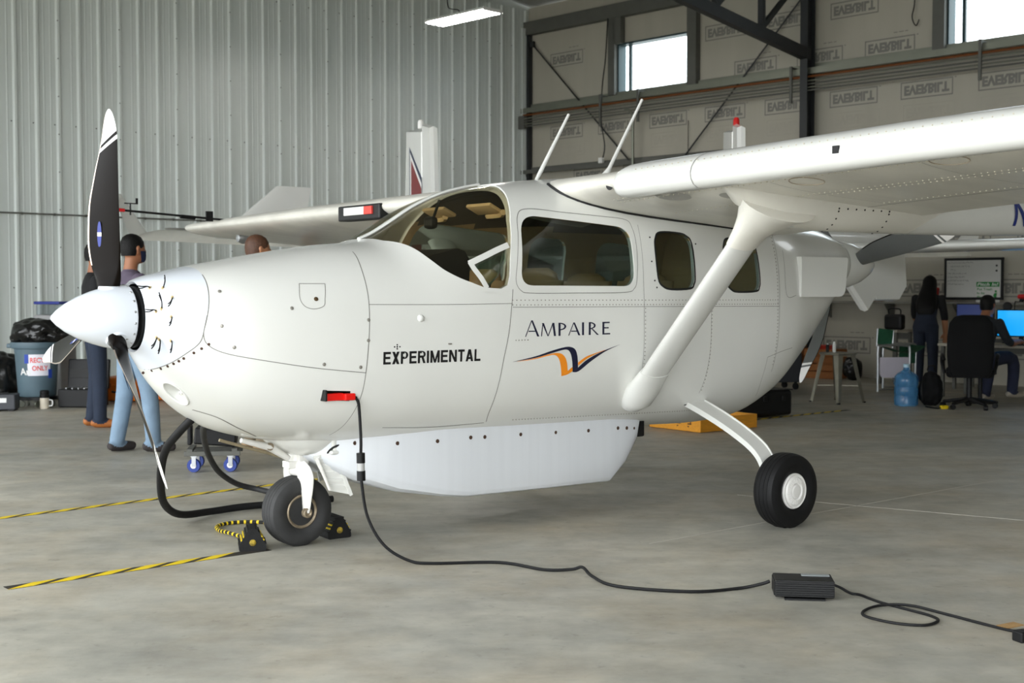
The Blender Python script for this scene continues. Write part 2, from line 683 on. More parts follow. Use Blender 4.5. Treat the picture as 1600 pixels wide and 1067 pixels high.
# printed wrap: upside-down boxed lettering, repeated on a grid
def print_mesh(name, m):
    t = text_mesh(name, 'EVERBILT', .165, m, bold=.0095, spacing=1.0)
    xs = [v.co.x for v in t.vertices]
    ys = [v.co.y for v in t.vertices]
    x0, x1, y0, y1 = min(xs), max(xs), min(ys), max(ys)
    vs = [((v.co.x - x0) / (x1 - x0) * .70 + .055, 0, .052 + (1 - (v.co.y - y0) / (y1 - y0)) * .145) for v in t.vertices]
    fs = [list(p.vertices) for p in t.polygons]
    q = MB()
    q.add(vs, fs)
    for a, b in (((0, 0), (.81, .018)), ((0, .232), (.81, .25)), ((0, .018), (.018, .232)), ((.792, .018), (.81, .232))):
        q.add([(a[0], 0, a[1]), (b[0], 0, a[1]), (b[0], 0, b[1]), (a[0], 0, b[1])], [(0, 1, 2, 3)])
    q.add([(.835, 0, .235), (.86, 0, .235), (.86, 0, .25), (.835, 0, .25)], [(0, 1, 2, 3)])
    for a, b in ((.47, .53), (.55, .63), (.65, .70)):
        q.add([(a, 0, .31), (b, 0, .31), (b, 0, .322), (a, 0, .322)], [(0, 1, 2, 3)])
    me = q.mesh(name, m, fix=False)
    bpy.data.meshes.remove(t)
    return me


pr_bold, pr_faint = print_mesh('wrap_print', M_PRINT), print_mesh('wrap_print_faint', M_PRINT2)
for z, off, me in ((5.42, .52, pr_bold), (4.77, 1.11, pr_bold), (4.09, .52, pr_bold), (3.76, .56, pr_faint), (3.26, 1.11, pr_bold), (2.6, .52, pr_bold),
                   (1.95, 1.11, pr_bold), (1.22, .52, pr_bold), (.36, .45, pr_bold)):
    for k in range(8):
        uu = off + 1.182 * k
        if any(uu < w1 + .05 and uu + .86 > w0 - .25 and z < z1 and z + .25 > z0 for w0, w1, z0, z1 in WIN):
            continue
        link_mesh('wrap_print', me, WR, loc=(uu, .017, z))

# ------------------------------------------------------------------ the remaining shell (out of frame but it shapes the light)
g = MB()
g.box((SIDE_U + .1, -DOOR_S / 2, 3.3), (.16, DOOR_S, 6.6))
structure(g.build('wall_side', M_WRAP, loc=CORNER, rot=(0, 0, HANG_ROT)))
g = MB()
g.box((SIDE_U / 2, -DOOR_S - .1, 6.2), (SIDE_U, .16, .8)).box((.3, -DOOR_S - .1, 3.0), (.8, .16, 6.0)).box(((SIDE_U + DOOR_U1) / 2, -DOOR_S - .1, 3.0), (SIDE_U - DOOR_U1, .16, 6.0)).box((SIDE_U / 2, -DOOR_S - .1, 5.6), (SIDE_U, .16, 1.2))
structure(g.build('wall_front', M_PANEL, loc=CORNER, rot=(0, 0, HANG_ROT)))
g = MB()
zr = lambda s: 6.62 + s * .12
g.add([(-.3, .3, zr(0)), (SIDE_U + .3, .3, zr(0)), (SIDE_U + .3, -DOOR_S - .3, zr(DOOR_S)), (-.3, -DOOR_S - .3, zr(DOOR_S)),
       (-.3, .3, zr(0) + .15), (SIDE_U + .3, .3, zr(0) + .15), (SIDE_U + .3, -DOOR_S - .3, zr(DOOR_S) + .15), (-.3, -DOOR_S - .3, zr(DOOR_S) + .15)],
      [(0, 1, 2, 3), (7, 6, 5, 4), (0, 4, 5, 1), (1, 5, 6, 2), (2, 6, 7, 3), (3, 7, 4, 0)])
ceiling = structure(g.build('ceiling', M_CEIL, loc=CORNER, rot=(0, 0, HANG_ROT)))
for s in (2.0, 4.2, 6.4, 8.6):
    MB().box((13.4, -s, zr(s) - .12), (26.7, .07, .22)).build('purlin', M_GREYSTEEL, ceiling)
# gable infill over the two long walls so that no sky leaks in
g = MB()
for u in (-.12, SIDE_U + .1):
    g.prism([(0.2, 6.4), (-DOOR_S - .1, 6.4), (-DOOR_S - .1, zr(DOOR_S)), (.2, zr(0))], lambda y, z: (u - .03, y, z), lambda y, z: (u + .03, y, z))
g.box((SIDE_U / 2, -DOOR_S - .1, 7.8), (SIDE_U, .16, 2.6))
structure(g.build('wall_gable', M_PANEL, loc=CORNER, rot=(0, 0, HANG_ROT)))

# ------------------------------------------------------------------ fluorescent shop light hung from the roof
LROT = HANG_ROT
LT = thing('shop_light', 'bright four-tube fluorescent shop light hanging from the roof', 'lamp', (-.70, 18.5, 5.17), LROT)
mb = MB()
mb.prism([(-.20, .035), (-.17, .075), (.17, .075), (.20, .035), (.19, .035), (.165, .068), (-.165, .068), (-.19, .035)], lambda y, z: (-.62, y, z), lambda y, z: (.62, y, z))
mb.box((-.615, 0, .05), (.012, .36, .05)).box((.615, 0, .05), (.012, .36, .05))
mb.build('reflector', M_WHITE, LT)
M_TUBE = mat('lit_fluorescent_tube', (1, .97, .93, 1), .5, emit=26, var=0)
for y in (-.135, -.045, .045, .135):
    t = MB().tube([(-.60, y, .035), (.60, y, .035)], .019, 10).build('tube', M_TUBE, LT, 40)
MB().tube(spline([(-.05, 0, .07), (-.1, 0, .16), (-.25, 0, .2), (-.33, 0, .28), (-.35, 0, .7), (-.35, 0, 1.95)], 5), .008, 6).build('cable', M_BLACK, LT)
for x in (-.5, .5):
    MB().tube([(x, 0, .07), (x, 0, 1.95)], .002, 5).build('hanging_wire', M_GIRT, LT)


# ------------------------------------------------------------------ hazard tape on the floor
def tape(a, b, w, pitch, label):
    a, b = Vector((a[0], a[1], 0)), Vector((b[0], b[1], 0))
    L = (b - a).length
    d = (b - a) / L
    t = thing('hazard_tape', label, 'floor tape', a, atan2(d.y, d.x), 'yellow and black floor tape lines')
    MB().box((L / 2 - .02, 0, .0007), (L - .06, w, .0012)).build('tape_base', mat('black_floor_tape', rgb(48, 44, 38), .6, var=.2, scale=9), t)
    n = int((L - .14) / pitch)
    me = MB().add([(0, -w / 2, 0), (pitch * .66, -w / 2, 0), (pitch * .66 + .14, w / 2, 0), (.14, w / 2, 0)], [(0, 1, 2, 3)]).mesh('yellow_stripe', M_YELLOW, fix=False)
    for k in range(n):
        link_mesh('yellow_stripe', me, t, loc=(pitch * k, 0, .0016))
    return t


tape((-2.26, 5.65), (-1.21, 6.545), .072, .18, 'yellow and black tape line running to the nose wheel')
tape((-4.1, 6.35), (-.75, 9.50), .072, .18, 'yellow and black tape line passing behind the nose wheel')
tape((1.95, 12.58), (3.75, 14.12), .072, .18, 'faded yellow and black tape line behind the main wheel')

# =================================================================== the airplane
# plane coordinates: a aft of the nose wheel, l to the left (towards the camera), z up
TH = radians(38.6)
N0 = Vector((-1.157, 6.613, 0))


def P(a, l, z):
    return Vector((a, -l, z))


ST = [
    [-.825, 1.375, 1.02, 1.198, .182, 2.0, 2.0], [-.78, 1.392, .953, 1.19, .24, 2.0, 2.0], [-.70, 1.41, .84, 1.17, .325, 2.1, 2.0],
    [-.58, 1.437, .725, 1.13, .41, 2.2, 2.1], [-.42, 1.466, .63, 1.10, .48, 2.3, 2.2], [-.15, 1.514, .565, 1.08, .535, 2.4, 2.4],
    [.15, 1.56, .535, 1.07, .57, 2.5, 2.6], [.38, 1.582, .52, 1.07, .585, 2.6, 2.7], [.50, 1.625, .512, 1.075, .59, 2.6, 2.7],
    [.60, 1.68, .51, 1.08, .595, 2.6, 2.7], [.80, 1.795, .505, 1.09, .605, 2.7, 2.7], [1.0, 1.873, .50, 1.10, .61, 2.8, 2.7],
    [1.3, 1.935, .495, 1.10, .615, 2.9, 2.7], [1.8, 1.99, .49, 1.10, .62, 3.0, 2.7], [2.3, 2.018, .48, 1.10, .62, 3.0, 2.7],
    [2.8, 2.01, .465, 1.12, .605, 3.0, 2.6], [3.1, 1.97, .48, 1.15, .585, 2.9, 2.5], [3.4, 1.89, .57, 1.22, .545, 2.7, 2.4],
    [3.7, 1.83, .745, 1.30, .455, 2.5, 2.3], [4.0, 1.79, .985, 1.38, .36, 2.3, 2.2], [4.25, 1.74, 1.21, 1.46, .28, 2.2, 2.1],
    [4.45, 1.69, 1.33, 1.51, .19, 2.0, 2.0]]


def pchip_table(xs, ys):
    n = len(xs)
    h = [xs[i + 1] - xs[i] for i in range(n - 1)]
    d = [(ys[i + 1] - ys[i]) / h[i] for i in range(n - 1)]
    m = [0.0] * n
    for i in range(1, n - 1):
        if d[i - 1] * d[i] > 0:
            w1, w2 = 2 * h[i] + h[i - 1], h[i] + 2 * h[i - 1]
            m[i] = (w1 + w2) / (w1 / d[i - 1] + w2 / d[i])
    m[0], m[-1] = d[0], d[-1]

    def f(x):
        i = 0
        while i < n - 2 and x > xs[i + 1]:
            i += 1
        t = (x - xs[i]) / h[i]
        return (ys[i] * (2 * t ** 3 - 3 * t ** 2 + 1) + h[i] * m[i] * (t ** 3 - 2 * t ** 2 + t)
                + ys[i + 1] * (-2 * t ** 3 + 3 * t ** 2) + h[i] * m[i + 1] * (t ** 3 - t ** 2))
    return f


_F = [pchip_table([r[0] for r in ST], [r[k] for r in ST]) for k in range(1, 7)]


def sec(a):
    return [f(a) for f in _F]


def surf(a, z):
    """half-width of the fuselage skin at station a, height z"""
    zt, zb, zc, w, nt, nb = sec(a)
    if z >= zc:
        t, n = (z - zc) / (zt - zc), nt
    else:
        t, n = (zc - z) / (zc - zb), nb
    return w * max(0.0, 1 - min(t, 1) ** n) ** (1 / n)


def ztop(a, l):
    zt, zb, zc, w, nt, nb = sec(a)
    return zc + (zt - zc) * max(0.0, 1 - min(abs(l) / w, 1) ** nt) ** (1 / nt)


def fring(a, off=0.0, n=96):
    zt, zb, zc, w, nt, nb = sec(a)
    zt, zb, w = zt - off, zb + off, w - off
    out = []
    for k in range(n):
        u = 2 * pi * k / n
        c, s = cos(u), sin(u)
        e = 2 / (nt if s > 0 else nb)
        out.append(P(a, w * math.copysign(abs(c) ** e, c), zc + ((zt - zc) if s > 0 else (zc - zb)) * math.copysign(abs(s) ** e, s)))
    return out


def ring_c(a, z, r, n=96):
    return [P(a, r * cos(2 * pi * k / n), z + r * sin(2 * pi * k / n)) for k in range(n)]


M_CREAM = mat('cream_aircraft_paint', rgb(226, 226, 221), .26, var=.025, scale=2.0, coat=.3)
M_COWL = mat('white_cowl_paint', rgb(224, 229, 236), .22, var=.01, scale=2.0, coat=.5)
M_POD = mat('bare_white_composite', rgb(216, 219, 223), .42, var=.02, scale=3, stretch=(8, 1, .3))
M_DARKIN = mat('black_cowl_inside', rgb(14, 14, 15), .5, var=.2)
M_TAN = mat('tan_cabin_lining', rgb(206, 178, 134), .7, var=.06, scale=5, bump=.1)
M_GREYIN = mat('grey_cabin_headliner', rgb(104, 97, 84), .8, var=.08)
M_SEAT = mat('tan_leather', rgb(176, 146, 106), .5, var=.07, scale=9, bump=.15, bscale=60)
M_LINE = mat('panel_gap_line', rgb(120, 118, 112), .6, var=.1)
M_SEAL = mat('black_wing_root_seal', rgb(18, 18, 18), .6)
M_WINGP = mat('cream_wing_paint', rgb(226, 223, 213), .34, var=.09, scale=2.2, coat=.1, stretch=(.6, 2.2, 1))
M_NAVY = mat('navy_vinyl', rgb(22, 24, 52), .4, var=.05)
M_ORANGE = mat('orange_vinyl', rgb(246, 146, 30), .4, var=.04)
M_LETTER = mat('black_vinyl_letters', rgb(18, 18, 20), .4, var=.05)
M_NNUM = mat('blue_vinyl_letters', rgb(26, 44, 122), .4, var=.05)
M_RIVET = mat('rivet_head', rgb(150, 146, 138), .4, .4)
M_DARKRIVET = mat('rusty_screw', rgb(74, 52, 38), .6, .3)
M_GLASS_SIDE = glass('smoked_side_window', (.58, .63, .61))
M_GLASS_FRONT = glass('clear_windshield', (.84, .82, .74))
M_GLASS_TEAL = glass('green_vent_pane', (.58, .78, .68))

WS_POLY = [(.43, 1.66), (.44, 1.585), (.472, 1.572), (.50, 1.547), (.54, 1.493), (.598, 1.434), (.674, 1.392), (.744, 1.366), (.826, 1.339), (.93, 1.333),
           (.975, 1.352), (.993, 1.40), (1.008, 1.48), (1.024, 1.54), (1.074, 1.696), (1.132, 1.806), (1.178, 1.877), (1.23, 1.93), (1.27, 2.15), (.43, 2.15)]
WIN_A = rounded_poly([(1.135, 1.735), (1.89, 1.680), (1.885, 1.347), (1.058, 1.350)], [.12, .10, .085, .085], 8)
WIN_B = rounded_poly([(2.07, 1.672), (2.388, 1.655), (2.382, 1.329), (2.065, 1.329)], [.11, .10, .08, .12], 8)
WIN_C = rounded_poly([(2.655, 1.652), (2.985, 1.630), (2.998, 1.313), (2.665, 1.313)], [.11, .10, .08, .11], 8)


def prism_y(poly, l0=-1.0, l1=1.0):
    return MB().prism(poly, lambda a, z: P(a, l0, z), lambda a, z: P(a, l1, z)).mesh('cutter', M_CREAM)


STN = sorted(set([-.825 + .0125 * i for i in range(22)] + [-.55 + .05 * i for i in range(100)] + [4.45]))
STN = [a for a in STN if a <= 4.45]


def solid_outer(off=0.0):
    mb = MB()
    R = []
    if off == 0:
        R += [ring_c(-.62, 1.198, .148), ring_c(-.80, 1.198, .152), ring_c(-.822, 1.198, .158), ring_c(-.834, 1.198, .168)]
    R += [fring(a, off) for a in STN]
    R += [ring_c(4.47, 1.51, .17)] if off == 0 else []
    mb.rings(R)
    return mb.mesh('hull', [M_CREAM, M_COWL, M_DARKIN, M_TAN, M_GREYIN])


def solid_inner(off, a0=.16, a1=3.25):
    mb = MB()
    n = int((a1 - a0) / .05)
    mb.rings([fring(a0 + (a1 - a0) * i / n, off) for i in range(n + 1)])
    return mb.mesh('cavity', [M_TAN])


def inside_cowl(a, z):
    return a < -.65 + .25 * (z - 1.1) and z > 1.078 + 1.11 * (a + .652)


hull = solid_outer()
# cut the seams of the nose cowl into the mesh, then cavity and windows
bm = bmesh.new()
bm.from_mesh(hull)
for co, no in ((P(-.65, 0, 1.1), Vector((1, 0, -.25))), (P(-.652, 0, 1.078), Vector((-1.11, 0, 1)))):
    bmesh.ops.bisect_plane(bm, geom=bm.verts[:] + bm.edges[:] + bm.faces[:], plane_co=co, plane_no=no.normalized(), dist=1e-5)
bm.to_mesh(hull)
bm.free()
for p in hull.polygons:
    c = p.center
    if inside_cowl(c.x, c.z):
        p.material_index = 1
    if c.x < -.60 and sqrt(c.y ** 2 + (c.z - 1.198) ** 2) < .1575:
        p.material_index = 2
CUT_WS, CUT_A, CUT_B, CUT_C = prism_y(WS_POLY), prism_y(WIN_A), prism_y(WIN_B), prism_y(WIN_C)
PLUG_POLY = [(-.09, .842), (-.082, .793), (.055, .784), (.05, .834)]
CUT_PLUG = MB().prism(PLUG_POLY, lambda a, z: P(a, .43, z), lambda a, z: P(a, .8, z)).mesh('cutter', M_DARKIN)
CUT_GEAR = MB().prism([(-.13, .40), (.30, .40), (.30, .68), (-.05, .68)], lambda a, z: P(a, -.13, z), lambda a, z: P(a, .13, z)).mesh('cutter', M_DARKIN)
LIGHT_RING = [(-.618, .149, .785), (-.62, .126, .779), (-.63, .104, .782), (-.646, .087, .793), (-.665, .073, .811), (-.686, .07, .832), (-.703, .074, .854), (-.715, .085, .872), (-.721, .103, .886),
              (-.718, .126, .891), (-.709, .148, .888), (-.692, .164, .877), (-.672, .175, .86), (-.653, .181, .839), (-.636, .177, .817), (-.624, .167, .798)]
LIGHT_IN = Vector((.72, .42, .42)).normalized()
LIGHT_C = P(-.668, .125, .832)
CUT_LIGHT = MB().rings([[P(*p) - LIGHT_IN * .06 for p in LIGHT_RING], [P(*p) for p in LIGHT_RING], [LIGHT_C.lerp(P(*p), .8) + LIGHT_IN * .030 for p in LIGHT_RING],
                        [LIGHT_C.lerp(P(*p), .45) + LIGHT_IN * .050 for p in LIGHT_RING]]).mesh('cutter', M_CREAM)
shell = boolean(hull, [solid_inner(.028), CUT_WS, CUT_A, CUT_B, CUT_C, CUT_PLUG, CUT_LIGHT])
# faces facing the cabin take the lining
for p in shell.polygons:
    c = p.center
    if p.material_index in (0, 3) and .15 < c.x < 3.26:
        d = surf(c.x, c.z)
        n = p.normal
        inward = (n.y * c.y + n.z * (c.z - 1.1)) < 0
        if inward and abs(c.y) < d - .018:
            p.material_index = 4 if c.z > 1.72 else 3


def part_mesh(me, keep, name):
    m2 = me.copy()
    m2.name = name
    bm = bmesh.new()
    bm.from_mesh(m2)
    bmesh.ops.delete(bm, geom=[f for f in bm.faces if not keep(f)], context='FACES')
    bm.to_mesh(m2)
    bm.free()
    m2.polygons.foreach_set('use_smooth', [True] * len(m2.polygons))
    m2.set_sharp_from_angle(angle=radians(32))
    return m2


me_body = part_mesh(shell, lambda f: f.material_index != 1, 'fuselage')
me_cowl = part_mesh(shell, lambda f: f.material_index == 1, 'nose_cowl')


def pane(cut):
    thin = boolean(solid_outer(.005), [solid_inner(.010, -.2, 3.4)])
    me = boolean(thin, [cut], 'INTERSECT')
    me.polygons.foreach_set('use_smooth', [True] * len(me.polygons))
    me.set_sharp_from_angle(angle=radians(32))
    return me


PL = thing('airplane', 'white twin-boom airplane with smoked cabin windows and black propeller in the foreground', 'airplane', N0, TH)
link_mesh('fuselage', me_body, PL)
cowl_o = link_mesh('nose_cowl', me_cowl, PL)
for cut, nm, gm in ((CUT_WS, 'windshield', M_GLASS_FRONT), (CUT_A, 'cabin_window', M_GLASS_SIDE), (CUT_B, 'cabin_window', M_GLASS_SIDE), (CUT_C, 'cabin_window', M_GLASS_SIDE)):
    me = pane(cut)
    me.materials.clear()
    me.materials.append(gm)
    me.polygons.foreach_set('material_index', [0] * len(me.polygons))
    if nm == 'windshield':
        link_mesh(nm, me, PL)
    else:
        link_mesh(nm, part_mesh(me, lambda f: f.calc_center_median().y < 0, nm), PL)
        link_mesh(nm, part_mesh(me, lambda f: f.calc_center_median().y > 0, nm), PL)


# ---- ribbons lying on the skin: seams, frames, decals
def on_skin(a, z, off=.0012):
    """point on the near (left) skin"""
    return P(a, surf(a, z) + off, z)


def skin_line(pts, w=.004, name='skin_seam', m=None, closed=False, off=.0008, parent=None, n=8, side=1):
    S = spline([(p[0], p[1], 0) for p in pts], n, closed) if len(pts) > 2 else [Vector((pts[0][0], pts[0][1], 0)).lerp(Vector((pts[1][0], pts[1][1], 0)), i / 24) for i in range(25)]
    Q = [on_skin(p.x, p.y, off) for p in S]
    if side < 0:
        Q = [Vector((q.x, -q.y, q.z)) for q in Q]
    mb = MB()
    vs = []
    N = len(S)
    for i in range(N):
        t = (S[(i + 1) % N] - S[i - 1]) if closed else (S[min(i + 1, N - 1)] - S[max(i - 1, 0)])
        nrm = Vector((-t.y, t.x, 0)).normalized() * w / 2
        for s in (1, -1):
            q = on_skin(S[i].x + nrm.x * s, S[i].y + nrm.y * s, off)
            vs.append(Vector((q.x, q.y * side, q.z)))
    fs = [(2 * i, 2 * i + 1, 2 * ((i + 1) % N) + 1, 2 * ((i + 1) % N)) for i in range(N if closed else N - 1)]
    return mb.add(vs, fs).build(name, m or M_LINE, parent or PL, fix=False)


# nose cowl seam, firewall seam, door seam, rivet bands, belly seams
skin_line([(-.575, 1.40), (-.60, 1.30), (-.635, 1.16), (-.652, 1.085), (-.70, 1.026), (-.745, .975), (-.775, .945)], .004)
skin_line([(-.625, 1.21), (-.64, 1.13), (-.625, 1.075), (-.56, 1.035), (-.425, 1.003), (-.15, .955), (.12, .922)], .0035)
skin_line([(.20, 1.52), (.165, 1.42), (.148, 1.27), (.13, 1.05), (.12, .92)], .004)
skin_line([(.12, .92), (.11, .80), (.08, .66), (.05, .60)], .003)
skin_line([(.148, 1.255), (.60, 1.252), (1.0, 1.255)], .003)
skin_line([(1.005, 1.33), (.99, 1.22), (.973, 1.10), (.937, .933), (.918, .70), (.94, .62)], .004)
skin_line([(1.0, 1.235), (2.0, 1.23), (3.2, 1.222)], .003)
skin_line([(1.965, 1.70), (1.955, 1.4), (1.955, 1.235), (1.955, .9), (1.95, .66)], .0025)
skin_line([(2.52, 1.30), (2.52, 1.0), (2.50, .70)], .0025)
skin_line([(3.20, 1.74), (3.20, 1.5), (3.20, 1.25), (3.19, .80)], .0035)
skin_line([(3.28, 1.58), (3.28, 1.30), (3.40, 1.29)], .003)
skin_line([(3.1, .90), (3.25, .93), (3.40, .95)], .003)
skin_line([(3.10, .90), (3.10, .75), (3.14, .64)], .003)
skin_line([(-.59, .751), (-.524, .725), (-.483, .705), (-.398, .659), (-.268, .601)], .003)
skin_line([(.30, .63), (.60, .612), (.93, .615)], .003)
# oil door
skin_line([(-.18, 1.357), (-.20, 1.29), (-.185, 1.25), (-.142, 1.236), (-.09, 1.25), (-.075, 1.29), (-.054, 1.357)], .003)
skin_line([(-.18, 1.357), (-.054, 1.357)], .003)


def skin_dot(pts, r, m, name, parent=None, off=.001, h=.003):
    mb = MB()
    for a, z in pts:
        q = on_skin(a, z, off)
        e = .01
        n = (on_skin(a + e, z) - on_skin(a - e, z)).cross(on_skin(a, z + e) - on_skin(a, z - e))
        n.normalize()
        if n.y > 0:
            n = -n
        mb.lathe([(r, -.002), (r, h * .5), (r * .6, h)], q, n, 8)
    o = mb.build(name, m, parent or PL, 40)
    return o


def seam_rivets(p0, p1, n, r=.0028):
    return [(p0[0] + (p1[0] - p0[0]) * i / (n - 1), p0[1] + (p1[1] - p0[1]) * i / (n - 1)) for i in range(n)]


riv = []
riv += seam_rivets((1.0, 1.247), (3.18, 1.236), 90)
riv += seam_rivets((1.0, 1.272), (3.18, 1.262), 80)
riv += seam_rivets((1.965, 1.22), (1.965, .70), 24)
riv += seam_rivets((2.53, 1.22), (2.51, .72), 24)
riv += seam_rivets((3.18, 1.70), (3.18, .85), 40)
riv += seam_rivets((1.12, .62), (2.6, .585), 70)
riv += seam_rivets((1.02, 1.06), (1.10, 1.06), 5)
o = skin_dot(riv, .0032, M_RIVET, 'rivet_rows', h=.0025)
o['kind'] = 'stuff'
skin_dot([(-.122, 1.283)], .011, mat('brass_latch', rgb(96, 78, 52), .5, .6), 'latch', h=.004)
skin_dot([(.13, 1.08), (.135, 1.18), (-.55, 1.32), (-.57, 1.16), (-.52, 1.06), (-.25, 1.24), (-.1, .97), (.09, .95)], .009, M_RIVET, 'camlock_fasteners', h=.003)['kind'] = 'stuff'
skin_dot(seam_rivets((-.70, 1.008), (-.78, .93), 7) + [(-.62, 1.075), (-.645, 1.055), (-.67, 1.035)], .007, M_DARKRIVET, 'cowl_screws', cowl_o, h=.003)['kind'] = 'stuff'
q = on_skin(.43, 1.185)
MB().lathe([(.020, -.004), (.017, .006), (.009, .012), (0, .013)], q, (0, -1, .1), 12).build('vent_bump', M_CREAM, PL, 40)
skin_dot([(.29, 1.055), (.29, 1.035), (.275, 1.045), (.305, 1.045), (.29, 1.045)], .004, M_BLACK, 'static_port_holes', h=.001)['kind'] = 'stuff'
MB().box(on_skin(.60, 1.052, .003), (.022, .008, .008), bev=.003).build('static_tab', M_RIVET, PL)

# wire tufts stuck to the cowl with resin
M_RESIN = mat('amber_resin', rgb(214, 190, 140), .5, var=.1)
for i, (a, z, da, dz) in enumerate([(-.80, 1.336, -.07, .004), (-.757, 1.335, .0, .055), (-.738, 1.291, -.03, -.035), (-.80, 1.228, -.06, .004), (-.782, 1.24, -.02, .07),
                                    (-.752, 1.202, -.02, -.035), (-.795, 1.106, -.035, -.045), (-.786, 1.097, -.015, -.06), (-.75, 1.092, -.012, -.05)]):
    b = on_skin(a, z, .0)
    t = MB()
    for k in (-1, 1):
        t.tube(spline([b, b + Vector((da * .3, -.018, dz * .3 + .006)), b + Vector((da * .7, -.024, dz * .7 + .004 * k)), b + Vector((da, -.018, dz + .006 * k))], 4), .003, 5)
    w = t.build('sensor_wire', M_BLACK, cowl_o)
    MB().lathe([(.010, 0), (.007, .003), (0, .004)], b, (0, -1, .1), 8).build('resin_spot', M_RESIN, cowl_o)

# window surround plate and its edge
skin_line([(1.217, 1.768), (1.13, 1.725), (1.085, 1.60), (1.045, 1.45), (1.03, 1.37), (1.06, 1.322), (1.13, 1.309), (1.45, 1.309), (1.80, 1.312), (1.88, 1.335), (1.905, 1.40),
           (1.922, 1.58), (1.915, 1.68), (1.88, 1.728), (1.70, 1.742), (1.45, 1.755)], .0035, closed=True)
for poly in (WIN_B, WIN_C):
    skin_line(poly[::3], .012, 'window_seal', M_SEAL, closed=True, n=4)
skin_dot([(2.04, 1.63), (2.03, 1.49), (2.045, 1.38), (2.06, 1.34), (2.415, 1.60)], .005, M_BLACK, 'window_screws', h=.002)['kind'] = 'stuff'

# windshield frame, centre strip and vent window
mbv = MB()
S = spline([(p[0], p[1], 0) for p in WS_POLY[1:10]], 5)
for side in (1, -1):
    skin_line([(p[0], p[1] - .012) for p in WS_POLY[1:10]], .022, 'windshield_frame', M_CREAM, off=.004, side=side)
c = []
for i in range(25):
    a = .43 + (1.235 - .43) * i / 24
    c.append(P(a, 0, sec(a)[0] + .002))
MB().tube(c, .011, 6, flat=1.6, up=(0, 0, 1)).build('windshield_centre_strip', M_CREAM, PL, 40)
skin_line([(.752, 1.462), (.80, 1.482), (.86, 1.506), (.93, 1.535), (1.012, 1.565)], .030, 'vent_window_frame', M_CREAM, off=.003)
skin_line([(.758, 1.472), (.775, 1.435), (.81, 1.385), (.838, 1.335)], .030, 'vent_window_frame', M_CREAM, off=.003)
tri = [(.80, 1.45), (.985, 1.525), (.99, 1.48), (.87, 1.345), (.85, 1.35)]
MB().add([on_skin(a, z, -.012) for a, z in tri], [(0, 1, 2, 3, 4)]).build('vent_window_pane', M_GLASS_TEAL, PL, fix=False)
MB().tube([on_skin(.985, 1.52, -.02), on_skin(.93, 1.40, -.02), on_skin(.855, 1.345, -.02)], .006, 6).build('vent_window_rim', M_ALU, PL)

# ---- lettering on the fuselage side
def decal(polys, name, m, parent=None, off=.0016, label=None):
    """flat 2-D polygons in (a, z) wrapped on to the skin"""
    mb = MB()
    for v, f in polys:
        mb.add([on_skin(a, z, off) for a, z in v], f)
    o = mb.build(name, m, parent or PL, fix=False)
    if label:
        o['label'] = label
    return o


def stroke(p, q, w0, w1=None):
    """upright-ended stroke: horizontal widths w0 at p and w1 at q"""
    w1 = w1 or w0
    return ([(p[0] - w0 / 2, p[1]), (p[0] + w0 / 2, p[1]), (q[0] + w1 / 2, q[1]), (q[0] - w1 / 2, q[1])], [(0, 1, 2, 3)])


def hstroke(p, q, h):
    return ([(p[0], p[1] - h / 2), (q[0], q[1] - h / 2), (q[0], q[1] + h / 2), (p[0], p[1] + h / 2)], [(0, 1, 2, 3)])


def bowl(x, z0, z1, w, tk):
    v, f = [], []
    zc, rz = (z0 + z1) / 2, (z1 - z0) / 2
    n = 10
    for i in range(n + 1):
        a = -pi / 2 + pi * i / n
        v += [(x + cos(a) * w, zc + sin(a) * rz), (x + cos(a) * (w - tk), zc + sin(a) * (rz - tk * .45))]
    for i in range(n):
        f.append((2 * i, 2 * i + 2, 2 * i + 3, 2 * i + 1))
    return (v, f)


